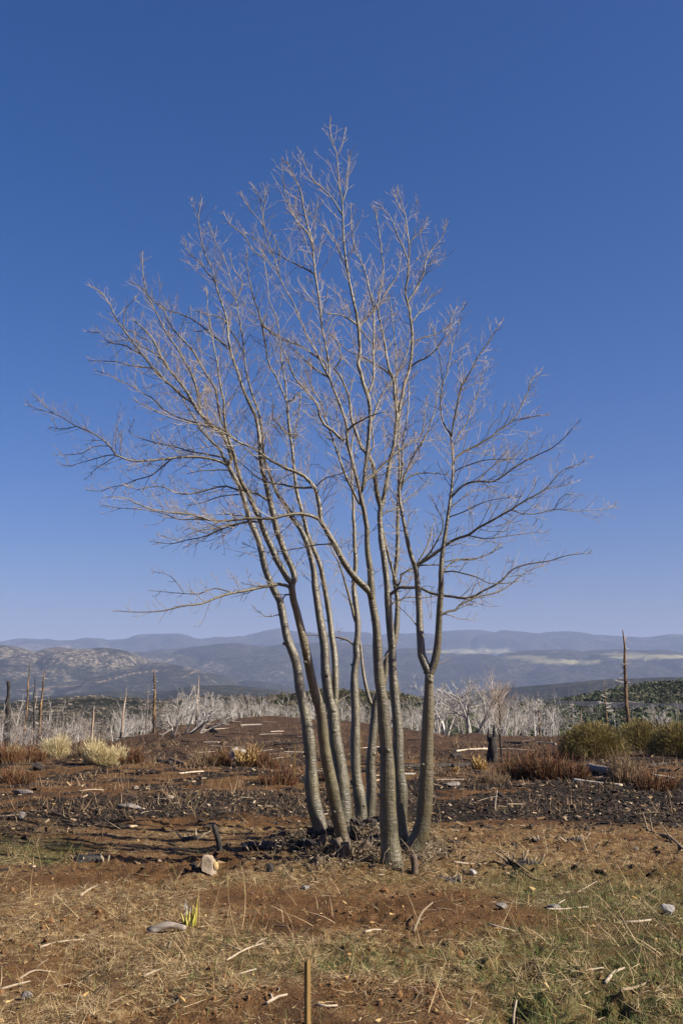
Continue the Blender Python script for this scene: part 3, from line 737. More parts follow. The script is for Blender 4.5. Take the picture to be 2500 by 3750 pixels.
 ('R2','T9R',.2,7,2.5,'R 232,610 270,500 310,300 320,250 290,170 330,60'),
 ('R2b','R2',-.2,4,2,'R 318,270 350,190 385,30'),
 ('R3','T9R',.2,10,2.5,'R 318,1145 380,1090 480,1040 580,980 640,930 740,860 800,760 850,650 875,560 940,510'),
 ('R4','R3',-.2,5,2,'R 745,860 850,840 960,820'),
 ('R5','T9R',-.25,10,2.5,'R 305,1410 380,1330 470,1300 600,1300 680,1250 750,1200 860,1135 1000,1070 1070,1020 1130,960 1190,890'),
 ('R6','R5',.2,6,2,'R 480,1300 560,1220 640,1160 740,1130 800,1060 880,960'),
 ('R7','T9R',.25,10,2.2,'i 1005,1095 1070,1060 1150,1050 1200,990 1300,940 1420,890 1568,860 R 660,2080 760,2010 850,1940 980,1890'),
 ('R8','T9R',-.3,8,2,'i 1020,610 1120,600 1250,630 1400,670 1500,725 1568,745 R 700,2030 800,2010'),
 ('R9','T9R',.3,8,2,'i 1010,610 1100,510 1200,470 1350,470 1450,430 1568,380 R 640,1765'),
 ('R10','T9L',-.2,14,2,'i 715,530 830,460 980,350 1100,260 1200,215 1310,180 1400,110 1568,20 R 640,1550 730,1500 820,1440 970,1355 1060,1250 1110,1210 1200,1180 1280,1135'),
 ('R11','R10',.2,6,2,'R 725,1505 810,1530 920,1530 1030,1500 1180,1510 1310,1505 1400,1500 1460,1470'),
 ('R12','R11',-.2,4,2,'R 1035,1500 1070,1430 1110,1395 1200,1390'),
 ('R13','R10',.2,4,2,'R 970,1355 1080,1335 1200,1300'),
 ('R14','R10',.2,6,2,'R 430,1690 540,1710 640,1700 740,1685 860,1670 960,1660'),
 ('R15','T9L',.25,9,2.5,'g 1335,960 1400,800 1450,700 1510,600 1568,520 R 150,880 190,750 198,650 205,560'),
 ('R16','T9L',-.25,9,2.5,'i 720,530 850,400 950,230 1000,130 i 1010,30 R 150,1400'),
 ('R17','T9L',.25,8,2.2,'i 730,540 840,530 940,530 1050,545 1200,545'),
 ('R18','T9L',-.3,6,2,'i 700,1220 650,1150 570,1070 470,990'),
 ('R19','T9L',.3,8,2.5,'g 1330,1010 1400,930 1480,890 1568,885 R 180,1240 290,1255'),
 ('R20','T9R',.3,6,2,'R 300,1480 400,1400 480,1360 600,1340'),
 ('R21','T9R',-.3,6,2,'R 280,1540 380,1520 480,1470 600,1430 750,1415'),
 ('R22','T9R',-.3,6,2,'R 325,1225 400,1190 520,1150 640,1140 850,1140'),
 ('R23','T9R',.2,5,2,'i 1000,1090 1100,1110 1200,1150 1350,1150'),
 ('R24','T9R',.3,7,2,'R 312,1110 330,1000 410,880 440,770 490,650 530,500 540,420'),
 ('R25','R1',.3,5,2,'R 365,640 430,610 500,590'),
 ('R26','T9R',.25,6,2,'R 225,1890 330,1860 470,1850 560,1830 635,1765'),
]
tree_base = Vector((0.12, 10.3, float(hgt(0.12, 10.3)) - 0.05))
tree = empty('bare_tree', tree_base, 'tall leafless multi-stemmed tree with smooth olive-grey trunks rising from one burnt base', 'tree')
TB = np.array(tree_base)
POLY = {}; OBJ = {}; ROOTOF = {}; TW = {}
def add_branch_obj(name, P, R, sides, parent, tone, lump, seed):
    mb = MB(); tube(mb, P - TB, R, sides, tone, True, lump, seed)
    o = mb.build(name, M['bark'], parent)
    return o
sd = 1
for k, (y0, y1, w0, w1, pw, s) in TRUNKS.items():
    px = tr(s)
    L = np.concatenate([[0], np.cumsum([math.dist(px[i], px[i + 1]) for i in range(len(px) - 1)])]); L /= L[-1]
    Y = y0 + (y1 - y0) * L ** 1.3
    P = np.array([at(p[0], p[1], yy)[:] for p, yy in zip(px, Y)])
    W = w1 + (w0 - w1) * (1 - L) ** pw
    R = W * np.array([mpp(v) for v in Y]) * 0.5
    # set the foot in the soil
    gz0 = gz(P[0][0], P[0][1])
    foot = P[0].copy(); foot[2] = min(gz0 - 0.12, P[0][2] - 0.1)
    P = np.vstack([foot, P]); R = np.concatenate([[R[0] * 1.12], R])
    if P[1][2] < gz0 + 0.02: R[1] *= 1.04
    P, R = catmull(P, R, 0.07)
    # knuckles
    q = np.arange(len(P))
    R = R * (1 + 0.05 * gnoise(q * 0.23 + sd * 5.1, q * 0 + sd, 71))
    ss = np.concatenate([[0], np.cumsum(np.linalg.norm(np.diff(P, axis=0), axis=1))])
    for q_ in range(9):
        s0 = 0.3 + (ss[-1] * 0.75) * ((q_ + 0.5 + 0.4 * math.sin(sd * 3.1 + q_ * 7.7)) / 9)
        R = R * (1 + 0.10 * np.exp(-((ss - s0) / 0.05) ** 2))
    R = R * (1 + 0.20 * np.exp(-np.maximum(P[:, 2] - gz0, 0) / 0.08))
    POLY[k] = (P, R); ROOTOF[k] = k
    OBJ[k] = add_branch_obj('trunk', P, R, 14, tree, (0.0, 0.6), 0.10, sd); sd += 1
for k, par, dr, w0, w1, s in BR:
    px = tr(s)
    PP, PR = POLY[par]
    # projected parent
    f_ = PP[:, 1] * CP + (PP[:, 2] - EYE) * SP; u_ = -PP[:, 1] * SP + (PP[:, 2] - EYE) * CP
    sx = 1250 + PP[:, 0] / f_ * FPX; sy = 1875 - u_ / f_ * FPX
    i = int(np.argmin((sx - px[0][0]) ** 2 + (sy - px[0][1]) ** 2))
    j = max(0, i - 1)
    Y0 = PP[i, 1]
    L = np.concatenate([[0], np.cumsum([math.dist(px[a], px[a + 1]) for a in range(len(px) - 1)])])
    Lm = L * mpp(Y0)
    wob = 0.10 * np.sin(Lm * 2.1 + sd * 1.7) * np.minimum(Lm, 1.0)
    Y = Y0 + dr * Lm + wob
    P = np.array([at(p[0], p[1], yy)[:] for p, yy in zip(px, Y)])
    W = w1 + (w0 - w1) * (1 - L / L[-1]) ** (1.6 if w0 > 18 else 1.0)
    R = W * np.array([mpp(v) for v in Y]) * (0.5 if w0 > 18 else 0.44)
    R = np.minimum(R, PR[i] * 0.95)
    P = np.vstack([PP[j] * 0.7 + PP[i] * 0.3, P]); R = np.concatenate([[R[0] * 1.05], R])
    if np.linalg.norm(P[1] - P[0]) < 0.03: P = np.delete(P, 1, 0); R = np.delete(R, 1)
    P, R = catmull(P, R, 0.06)
    POLY[k] = (P, R)
    root = par
    while root in ROOTOF and ROOTOF[root] != root: root = ROOTOF[root]
    ROOTOF[k] = root
    t0 = 0.15 if w0 > 18 else 0.45
    sides = 12 if w0 > 18 else (8 if w0 > 8 else 6)
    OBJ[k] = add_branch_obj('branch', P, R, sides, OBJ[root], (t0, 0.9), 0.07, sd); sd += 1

# twigs: one fine growth for each trunk, branching twice
TW = {k: MB() for k in TRUNKS}
trng = np.random.default_rng(12)
def unit(v): return v / max(np.linalg.norm(v), 1e-9)
def twig(mb, p, d, L, r, level, up):
    n = 5 if level == 0 else 4
    pts = [p]; cur = d.copy()
    for i in range(n):
        cur = unit(cur + trng.normal(size=3) * (0.10 if level == 0 else 0.14) + np.array([0, 0, up]) * 0.16)
        pts.append(pts[-1] + cur * L / n)
    pts = np.array(pts)
    rr = np.linspace(r, max(r * 0.45, 0.0013), n + 1)
    b = 0.25 + 0.25 * level + trng.uniform(-0.15, 0.15)
    tube(mb, pts - TB, rr, 3, (b, min(1.0, b + 0.42)), False)
    if level < 2:
        m = int(round(L / (0.085 if level == 0 else 0.06) * trng.uniform(0.5, 1.1)))
        m = min(m, 9 if level == 0 else 3)
        sgn = trng.choice([-1, 1])
        ax = unit(np.cross(d, trng.normal(size=3)))
        for q in range(m):
            t = trng.uniform(0.18, 0.97) * n
            i = min(int(t), n - 1); f = t - i
            pp = pts[i] * (1 - f) + pts[i + 1] * f
            dd = unit(pts[i + 1] - pts[i])
            sgn = -sgn
            ang = trng.uniform(0.5, 1.05)
            sidev = unit(ax * sgn + trng.normal(size=3) * 0.45); sidev = unit(sidev - dd * sidev.dot(dd))
            nd = unit(dd * math.cos(ang) + sidev * math.sin(ang) + np.array([0, 0, 0.10]))
            twig(mb, pp, nd, L * trng.uniform(0.22, 0.5) * (1.1 - 0.5 * t / n), r * 0.62, level + 1, up)
for k, (P, R) in POLY.items():
    mb = TW[ROOTOF[k]]
    seg = np.linalg.norm(np.diff(P, axis=0), axis=1); L = np.concatenate([[0], np.cumsum(seg)]); tot = L[-1]
    big = k in TRUNKS or k in ('T2L', 'T2R', 'T3r', 'T6f', 'T7a', 'T7b', 'T9L', 'T9R')
    pos = 0.12
    side = 1
    while pos < tot:
        i = min(np.searchsorted(L, pos), len(P) - 2)
        z = P[i][2]; r = R[i]
        d = unit(P[i + 1] - P[i])
        dens = 0.034 if not big else 0.045
        if z < 2.1: dens = 1.2
        elif z < 2.9: dens *= 1.5
        if z > 1.0 and not (z < 2.1 and trng.uniform() < 0.5):
            side = -side
            ax = unit(np.cross(d, trng.normal(size=3)))
            lat = unit(np.cross(d, np.array([0, 1.0, 0.0]))) * side
            sv = unit(ax * 0.75 + lat * 0.75); sv = unit(sv - d * sv.dot(d))
            ang = trng.uniform(0.55, 1.15)
            nd = unit(d * math.cos(ang) + sv * math.sin(ang) + np.array([0, 0, 0.12]))
            rem = tot - pos
            ln = trng.uniform(0.12, 0.46) * (0.28 + 0.72 * min(1.0, rem / 0.9))
            if big: ln *= trng.uniform(0.6, 1.3)
            if z < 2.9: ln *= 0.75
            r0 = min(0.0038, max(0.0022, r * 0.45)) * trng.uniform(0.75, 1.15)
            twig(mb, P[i], nd, ln, r0, 0, 0.5 if z > 3.0 else 0.2)
        pos += dens * trng.uniform(0.5, 1.5)
    if k not in TRUNKS or R[-1] < 0.03:          # end spray
        d = unit(P[-1] - P[-3])
        for q in range(3):
            nd = unit(d + trng.normal(size=3) * 0.33)
            twig(mb, P[-1], nd, trng.uniform(0.03, 0.08), min(0.0026, R[-1]), 0 if q == 0 else 1, 0.4)
for k, mb in TW.items():
    o = mb.build('twigs', M['twig'], OBJ[k])
    o['kind'] = 'stuff'

# knots and broken-off stubs on the lower stems
krng = np.random.default_rng(21)
for k in TRUNKS:
    P, R = POLY[k]
    cand = np.nonzero((P[:, 2] > 0.35) & (P[:, 2] < 2.6))[0]
    for q in range(4):
        i = int(krng.choice(cand)); d = unit(P[min(i + 1, len(P) - 1)] - P[i - 1])
        a_ = krng.uniform(-2.4, 0.9)                      # mostly on the sides one can see
        ax1 = unit(np.cross(d, np.array([0, 1.0, 0]))); ax2 = unit(np.cross(d, ax1))
        o_ = ax1 * math.cos(a_) + ax2 * math.sin(a_) * (1 if ax2[1] > 0 else -1)
        L_ = krng.uniform(0.004, 0.018); rk_ = R[i] * krng.uniform(0.25, 0.5)
        pts = np.array([P[i] + o_ * R[i] * 0.6, P[i] + o_ * R[i] * 0.98, P[i] + o_ * (R[i] + L_) + d * L_ * 0.6])
        mb = MB(); tube(mb, pts - TB, np.array([rk_ * 1.5, rk_ * 1.1, rk_ * 0.5]), 7, 0.2, True, 0.2, q)
        mb.build('knot', M['bark'], OBJ[k])

# burnt root crown between the stems, with cut stubs and dead sprouts
def lump(c, r, seed, squash=(1, 1, 1), sub=3, rough=0.35, tone=0.0):
    Vv, Tt = ico(sub)
    n = gnoise(Vv[:, 0] * 1.7 + seed * 7.1, Vv[:, 1] * 1.7 + Vv[:, 2] * 1.3, 81) + 0.6 * gnoise(Vv[:, 0] * 4 + Vv[:, 2] * 3 + seed, Vv[:, 1] * 4 + seed, 83) + 0.35 * gnoise(Vv[:, 0] * 11 + Vv[:, 2] * 9 + seed, Vv[:, 1] * 11 + seed, 84)
    V = Vv * (1 + rough * n)[:, None] * r * np.array(squash)
    return V + np.array(c), Tt
mb = MB()
for fx, fy, Y, r, sq in ((1165, 3030, 10.05, 0.17, (1.2, 1, .9)), (1220, 3055, 10.0, 0.2, (1.3, 1, .8)), (1330, 3040, 10.5, 0.22, (1.5, 1.2, .7)), (1285, 3080, 9.9, 0.14, (1, 1, .9)), (1370, 3090, 9.75, 0.15, (1.4, 1, .7)), (1450, 3085, 10.1, 0.17, (1.2, 1, .7)), (1120, 3085, 9.8, 0.10, (1.4, 1, .8)), (1400, 3010, 10.9, 0.2, (1.5, 1, .6)), (1240, 3005, 10.6, 0.2, (1.4, 1, .7))):
    p = at(fx, fy, Y); z = gz(p.x, p.y)
    V, T = lump((p.x, p.y, min(p.z, z + 0.03)), r * 0.62, len(mb.V) + 1, sq, 4, 0.6)
    mb.add(V - TB, None, T)
mb.build('root_crown', M['char'], tree, smooth=False)
for fx, fy, fx2, fy2, Y, w in ((1248, 3120, 1230, 3072, 9.5, 40), (1172, 3110, 1178, 3060, 9.65, 22), (1290, 3095, 1350, 3080, 9.6, 22), (1515, 3195, 1512, 3130, 8.95, 26), (1255, 3125, 1262, 3085, 9.35, 34), (1160, 3155, 1166, 3138, 9.25, 40)):
    a_ = at(fx, fy, Y); a_.z = min(a_.z, gz(a_.x, a_.y)) - 0.04
    b_ = at(fx2, fy2, Y)
    mb = MB()
    P, R = catmull([a_, (a_ + b_) / 2 + Vector((.01, 0, 0)), b_], np.array([1.1, 1.0, 0.92]) * w * mpp(Y) * 0.5, 0.03)
    tube(mb, P - TB, R, 10, (0.1, 0.5), True, 0.12, sd); sd += 1
    mb.build('cut_stub', M['stubwood'], tree)
mb = MB()
srng = np.random.default_rng(5)
for q in range(1300):
    fx = srng.normal(1300, 120); Y = srng.normal(9.95, 0.45)
    p = at(fx, 3080, Y); z = gz(p.x, p.y) + srng.uniform(-0.03, 0.05)
    if q > 1080:
        p = at(srng.normal(1545, 45), 3080, srng.normal(9.75, 0.3)); z = gz(p.x, p.y) + srng.uniform(-0.02, 0.04)
    d = unit(np.array([srng.normal(), srng.normal(), abs(srng.normal()) * 0.7]))
    ln = srng.uniform(0.04, 0.20)
    pts = np.array([[p.x, p.y, z]]) + np.outer(np.linspace(0, ln, 4), d) + srng.normal(size=(4, 3)) * 0.008
    tube(mb, pts - TB, np.linspace(1, .5, 4) * srng.uniform(0.002, 0.005), 4, float(srng.uniform(0, 0.75)), True)
for q in range(900):
    p = at(srng.normal(1310, 125), 3080, srng.normal(9.9, 0.42)); z = gz(p.x, p.y) + srng.uniform(-0.01, 0.07)
    d = unit(np.array([srng.normal(), srng.normal(), srng.normal() * 0.5])); ln = srng.uniform(0.02, 0.07)
    c0 = np.array([p.x, p.y, z]); tube(mb, np.array([c0, c0 + d * ln * .5 + srng.normal(0, .004, 3), c0 + d * ln]) - TB, np.array([.5, 1, .3]) * srng.uniform(.004, .010), 4, float(srng.uniform(0.05, 0.8)), True)
o = mb.build('dead_sprouts', M['stick'], tree); o['kind'] = 'stuff'

# ------------------------------------------------------------------ loose cover on the field (nobody could count it)
def gzv(x, y): return hgt(x, y) + micro(x, y)
def scatter(n, y0, y1, umax=0.52, power=1.0, r=None):
    """random ground points, denser towards the camera"""
    t = rng.uniform(0, 1, n)
    y = (y0 ** (1 - power) + t * (y1 ** (1 - power) - y0 ** (1 - power))) ** (1 / (1 - power)) if power != 1 else y0 * (y1 / y0) ** t
    x = rng.uniform(-umax, umax, n) * (y + 0.5)
    return x, y
def flatdirs(n, tilt=0.18):
    a = rng.uniform(0, 2 * np.pi, n)
    return np.stack([np.cos(a), np.sin(a), rng.normal(0, tilt, n)], -1)

# straw lying on the soil
x, y = scatter(300000, 3.6, 26.0, 0.5, 1.2)
b_, g_, s_, f_ = masks(x, y)
keep = rng.uniform(0, 1, len(x)) < np.clip(0.12 + 0.9 * s_ + 0.35 * g_ - 0.7 * b_, 0.05, 1) * np.clip(0.35 + 1.2 * fbm(x / 0.5, y / 0.5, 2, 91), 0.1, 1)
x, y = x[keep], y[keep]; n = len(x)
mb = MB()
L = rng.gamma(2.2, 0.021, n) + 0.018
W = rng.uniform(0.0012, 0.0034, n) * (1 + y * 0.02)
P = np.stack([x, y, gzv(x, y) + rng.uniform(0.001, 0.014, n)], -1)
blades(mb, P, flatdirs(n, 0.22), L, W, 0.35, 2, np.clip(rng.normal(0.64, 0.24, n), 0, 1), side=np.stack([rng.normal(0, .4, n), rng.normal(0, .4, n), np.ones(n)], -1))
tag(mb.build('straw', M['straw'], smooth=False), 'pale broken straw strewn over the reddish soil', 'straw', kind='stuff')

# short green grass
x, y = scatter(150000, 3.6, 12.5, 0.5, 1.3)
b_, g_, s_, f_ = masks(x, y)
cl = fbm(x / 0.22, y / 0.22, 3, 95)
keep = rng.uniform(0, 1, len(x)) < np.clip(g_ * 1.1 + 0.035, 0, 1) * sstep(-0.15, 0.35, cl)
x, y = x[keep], y[keep]; n = len(x)
mb = MB()
D = np.stack([rng.normal(0, .55, n), rng.normal(0, .55, n), np.ones(n)], -1)
blades(mb, np.stack([x, y, gzv(x, y) - 0.004], -1), D, rng.gamma(3, 0.014, n) + 0.012, rng.uniform(0.0022, 0.0045, n), 0.6, 2, np.clip(rng.normal(0.42, 0.25, n), 0, 1))
tag(mb.build('grass', M['grass'], smooth=False), 'short green grass coming up through the straw', 'grass', kind='stuff')

# tall bleached stems in the right foreground
mb = MB()
pts = []
for cx, cy, sx, sy, m in ((1490, 2190, 70, 60, 130), (1380, 2060, 110, 70, 150), (1240, 2200, 60, 70, 60), (1020, 2270, 40, 50, 20), (1330, 2260, 90, 50, 50), (60, 2010, 70, 40, 60), (110, 2270, 120, 50, 30), (330, 2150, 120, 40, 60), (640, 2130, 150, 60, 60), (870, 2110, 120, 50, 50), (1210, 2000, 90, 40, 50), (150, 1905, 120, 18, 70), (620, 1880, 120, 25, 50), (1240, 1925, 150, 30, 90)):
    for q in range(int(m * .7)):
        pts.append(gp(rng.normal(cx, sx), min(2340, rng.normal(cy, sy)), False))
P = np.array([p[:] for p in pts]); n = len(P)
P[:, 2] = gzv(P[:, 0], P[:, 1]) - 0.004
D = np.stack([rng.normal(-0.25, .5, n), rng.normal(0, .45, n), np.full(n, 0.75)], -1)
# tussocks
tx, ty = scatter(420, 3.8, 12.0, 0.48, 1.25)
kp = masks(tx, ty)[2] + masks(tx, ty)[1] > 0.5
for cx_, cy_ in zip(tx[kp], ty[kp]):
    m = int(rng.integers(18, 60)); s_ = rng.uniform(.015, .06)
    qx = cx_ + rng.normal(0, s_, m); qy = cy_ + rng.normal(0, s_, m)
    qd = np.stack([rng.normal(-.1, .75, m), rng.normal(0, .75, m), rng.uniform(.35, 1, m)], -1)
    blades(mb, np.stack([qx, qy, gzv(qx, qy) - .005], -1), qd, rng.gamma(3, .022, m) + .02, rng.uniform(.0016, .0034, m), .7, 2, np.clip(rng.normal(.55, .25, m), 0, 1))
blades(mb, P, D, rng.gamma(3.2, 0.05, n) + 0.04, rng.uniform(0.002, 0.004, n), 0.5, 4, np.clip(rng.normal(0.75, 0.15, n), 0, 1))
tag(mb.build('dry_grass', M['straw'], smooth=False), 'thin bleached grass stems standing over the litter', 'dry grass', kind='stuff')

# clods
x, y = scatter(14000, 3.6, 13.0, 0.5, 1.3)
b_, g_, s_, f_ = masks(x, y)
keep = rng.uniform(0, 1, len(x)) < np.clip(1.0 - 0.9 * g_ - 0.35 * s_, 0.1, 1) * sstep(-0.25, 0.3, fbm(x / 0.6, y / 0.6, 2, 97))
x, y = x[keep], y[keep]; n = len(x)
Vi, Ti = ico(1)
mb = MB()
r = rng.gamma(1.3, 0.004, n) + 0.003
z = gzv(x, y)
for i in range(n):
    sc = r[i] * rng.uniform(0.6, 1.3, 3)
    V = Vi * sc * (1 + 0.35 * gnoise(Vi[:, 0] * 2 + i, Vi[:, 1] * 2 + Vi[:, 2], 3))[:, None]
    mb.add(V + (x[i], y[i], z[i] + 0.2 * r[i]), None, Ti, float(rng.uniform(0, 1)))
tag(mb.build('soil_clods', M['clod'], smooth=False), 'crumbled red-brown soil clods', 'soil', kind='stuff')

# charcoal and wood chips in the burnt strips
x, y = scatter(120000, 9.0, 30.0, 0.5, 1.2)
b_, g_, s_, f_ = masks(x, y)
keep = rng.uniform(0, 1, len(x)) < np.clip(0.06 + 0.8 * b_ + 0.12 * f_, 0, 1)
x, y = x[keep], y[keep]; n = len(x)
bx = np.array([(sx, sy, sz) for sx in (-1, 1) for sy in (-1, 1) for sz in (-1, 1)], float)
bq = np.array([(0, 1, 3, 2), (4, 6, 7, 5), (0, 4, 5, 1), (2, 3, 7, 6), (0, 2, 6, 4), (1, 5, 7, 3)])
a = rng.uniform(0, 2 * np.pi, n); tl = rng.normal(0, .35, n)
ex = np.stack([np.cos(a) * np.cos(tl), np.sin(a) * np.cos(tl), np.sin(tl)], -1)
ey = np.stack([-np.sin(a), np.cos(a), np.zeros(n)], -1); ez = np.cross(ex, ey)
ln = (rng.gamma(1.8, 0.0065, n) + 0.006) * (1 + 0.025 * y); wd = ln * rng.uniform(0.12, 0.4, n); th = wd * 0.5
C = np.stack([x, y, gzv(x, y) + th], -1)
V = C[:, None, :] + bx[None, :, 0:1] * (ex * ln[:, None])[:, None, :] + bx[None, :, 1:2] * (ey * wd[:, None])[:, None, :] + bx[None, :, 2:3] * (ez * th[:, None])[:, None, :]
tn = np.where(rng.uniform(0, 1, n) < 0.92, rng.uniform(0, 0.45, n), rng.uniform(0.55, 1, n))
mb = MB(); mb.add(V.reshape(-1, 3), (np.arange(n)[:, None, None] * 8 + bq[None]).reshape(-1, 4), None, np.repeat(tn, 8))
tag(mb.build('charcoal', M['chip'], smooth=False), 'black charcoal and splintered wood chips across the burnt strips', 'charcoal', kind='stuff')

# fallen leaves
x, y = scatter(800, 3.8, 16.0, 0.5, 1.2); n = len(x)
mb = MB()
blades(mb, np.stack([x, y, gzv(x, y) + 0.008], -1), flatdirs(n, 0.3), rng.uniform(0.02, 0.05, n), rng.uniform(0.012, 0.026, n), 0.5, 2, side=np.stack([rng.normal(0, .5, n), rng.normal(0, .5, n), np.ones(n)], -1))
tag(mb.build('fallen_leaves', M['yellow'], smooth=False), 'scattered curled tan leaves on the ground', 'leaves', kind='stuff')

# low dead stubble further off
x, y = scatter(90000, 13.0, 50.0, 0.5, 1.0)
nb = fbm(x / 1.6, y / 1.6, 3, 101)
keep = (rng.uniform(0, 1, len(x)) < sstep(-0.15, 0.4, nb) * (0.35 + 0.65 * sstep(17, 24, y)))
x, y = x[keep], y[keep]; n = len(x)
mb = MB()
D = np.stack([rng.normal(0, .5, n), rng.normal(0, .5, n), np.ones(n)], -1)
blades(mb, np.stack([x, y, gzv(x, y) - .01], -1), D, rng.gamma(3, 0.03, n) + 0.03, rng.uniform(0.006, 0.014, n), 0.5, 1, np.clip(rng.normal(0.42, 0.28, n), 0, 1))
tag(mb.build('stubble', M['brownbrush'], smooth=False), 'low brown stubble over the far burnt field', 'stubble', kind='stuff')

# ------------------------------------------------------------------ sticks
def stick_obj(name, pts, r0, r1, mat, label, cat, group=None, sides=6, tone=0.7, lump_=0.1, fork=None):
    pts = [Vector(p) for p in pts]
    o0 = pts[0].copy()
    mb = MB()
    P, R = catmull([p - o0 for p in pts], np.linspace(r0, r1, len(pts)), 0.04)
    tube(mb, P, R, sides, tone, True, lump_, int(rng.integers(1, 40)))
    if fork:
        for t, d, L in fork:
            i = int(t * (len(P) - 1)); d = Vector(d).normalized()
            Pf, Rf = catmull([P[i], P[i] + np.array(d) * L * .5 + np.array((0, 0, .01)), P[i] + np.array(d) * L], [R[i] * .7, R[i] * .5, R[i] * .3], 0.04)
            tube(mb, Pf, Rf, sides, tone, True)
    o = mb.build(name, mat)
    o.location = o0
    return tag(o, label, cat, group)
def on(dx_, dy_, up=0.01):
    p = gp(dx_, dy_); p.z += up; return p

ST = [ # traced: course (1568 view), radius, tone, label
 ([(520, 2208), (565, 2186), (607, 2168)], .007, .9, 'long white forked stick lying above the wooden stake', [(.4, (-.6, .3, .1), .16), (.7, (.5, .5, .2), .12)]),
 ([(330, 2253), (352, 2246), (375, 2233)], .008, .75, 'short tan stick lying midway between the stake and the left ruts', None),
 ([(612, 2310), (640, 2306), (660, 2299)], .010, .95, 'short thick pale stick just left of the wooden stake', [(.35, (-.3, .7, .2), .06)]),
 ([(404, 2238), (420, 2229), (436, 2217)], .005, .8, 'thin pale stick below the yellow-green plant', None),
 ([(0, 2279), (30, 2270), (70, 2256)], .009, .7, 'tan stick pointing into the bare soil patch of the left foreground', None),
 ([(92, 2184), (140, 2172), (192, 2166)], .008, .85, 'long pale stick lying above the dug ruts on the left', None),
 ([(45, 2238), (80, 2224), (128, 2216)], .008, .6, 'grey-brown stick lying across the dug ruts on the left', [(.5, (.4, .4, .3), .1)]),
 ([(949, 2152), (968, 2132), (994, 2113)], .011, .45, 'brown broken stick propped up at an angle in the grass', None),
 ([(1177, 2346), (1179, 2325), (1181, 2303)], .008, .8, 'white stick standing beside the dug hole under the grass bank', None),
 ([(1389, 2266), (1410, 2250), (1434, 2232)], .011, .9, 'pale thick stick in the right-hand litter with a grey stick under it', None),
 ([(1424, 2282), (1460, 2273), (1495, 2262)], .010, .6, 'grey stick under a paler one in the right-hand litter', None),
 ([(1310, 2250), (1345, 2240), (1385, 2230)], .008, .8, 'bent pale stick left of the thick pale one in the grass', None),
 ([(1478, 1906), (1500, 1918), (1535, 1928), (1568, 1952)], .020, .55, 'long grey fallen branch with upright side twigs beyond the right-hand grass', [(.25, (-.1, .1, 1), .16), (.5, (-.5, .2, .8), .18), (.1, (-.2, .1, 1), .2)]),
 ([(1132, 1990), (1160, 1992), (1192, 2008), (1225, 2025), (1262, 2019)], .010, .05, 'dark curved branch sagging to the ground under the burnt stump', None),
 ([(1041, 1993), (1095, 1990), (1148, 1985)], .009, .75, 'thin pale branch reaching from the tree base to the dark curved branch', None),
 ([(1255, 2095), (1300, 2092), (1350, 2088)], .009, .85, 'pale stick lying flat in the grass between two grey stones', None),
 ([(838, 2151), (862, 2142), (880, 2140)], .009, .95, 'small white split stick in the straw right of centre', None),
 ([(1430, 2126), (1465, 2127), (1494, 2122)], .012, .8, 'flat tan splinter beside the white rock', None),
 ([(540, 2240), (560, 2233), (590, 2226)], .007, .85, 'pale stick just beyond the short thick one beside the stake', None),
 ([(1120, 2140), (1160, 2145), (1185, 2143)], .007, .9, 'white stick below the two grey stones in the grass', None),
 ([(728, 2318), (750, 2317), (775, 2315)], .009, .95, 'white stick to the right of the wooden stake', None),
 ([(185, 2060), (205, 2050), (245, 2028)], .014, .7, 'broad tan strip of bark lying on soil left of the ochre rock', None),
 ([(1280, 2075), (1330, 2050), (1370, 2030)], .005, .9, 'thin straight pale stem slanting through the right-hand grass', None),
]
for pts, r, tone, lab, fk in ST:
    P = [on(px, py, r * 0.7) for px, py in pts]
    if 'propped' in lab: P[-1].z += 0.10; P[1].z += 0.05
    if 'standing' in lab:
        P[0].z -= .02; P[1] = P[0] + Vector((0.012, 0.03, 0.06)); P[2] = P[0] + Vector((0.03, 0.05, 0.11))
    stick_obj('stick', P, r, r * 0.55, M['stick'], lab, 'stick', None, 6, tone, 0.15, fk)
# small sticks that only their place tells apart
zones = [('pale little stick lying in the grass and litter of the right foreground', 'small sticks in the right foreground grass', 930, 1560, 1990, 2330, 46),
         ('pale little stick lying on the straw and soil of the left foreground', 'small sticks on the left foreground soil', 10, 680, 2030, 2330, 40),
         ('weathered splinter lying on the blackened strip behind the tree', 'splinters on the burnt strip', 20, 1560, 1800, 1880, 44)]
for lab, grp, xa, xb, ya, yb, cnt in zones:
    protos = []
    for q in range(6):
        mb = MB(); L = 1.0
        pts = np.array([[-.5, 0, 0], [-.15, rng.normal(0, .06), .03], [.2, rng.normal(0, .06), .02], [.5, 0, 0]])
        P, R = catmull(pts, [.028, .03, .024, .014], .1)
        tube(mb, P, R, 5, float(rng.uniform(.2, .8)), True, .2, q + 3)
        protos.append(mb.mesh('stick', M['stick']))
    for q in range(cnt):
        p = on(rng.uniform(xa, xb), rng.uniform(ya, yb), 0.006)
        o = bpy.data.objects.new('stick' if 'stick' in lab else 'splinter', protos[q % 6]); COL.objects.link(o)
        L = rng.uniform(0.06, 0.18) if 'stick' in lab else rng.uniform(0.15, 0.5)
        o.location = p; o.rotation_euler = (0, rng.normal(0, .08), rng.uniform(0, 6.28)); o.scale = (L, L * rng.uniform(.5, 1.0), L * rng.uniform(.5, 1.0))
        tag(o, lab, 'stick' if 'stick' in lab else 'splinter', grp)

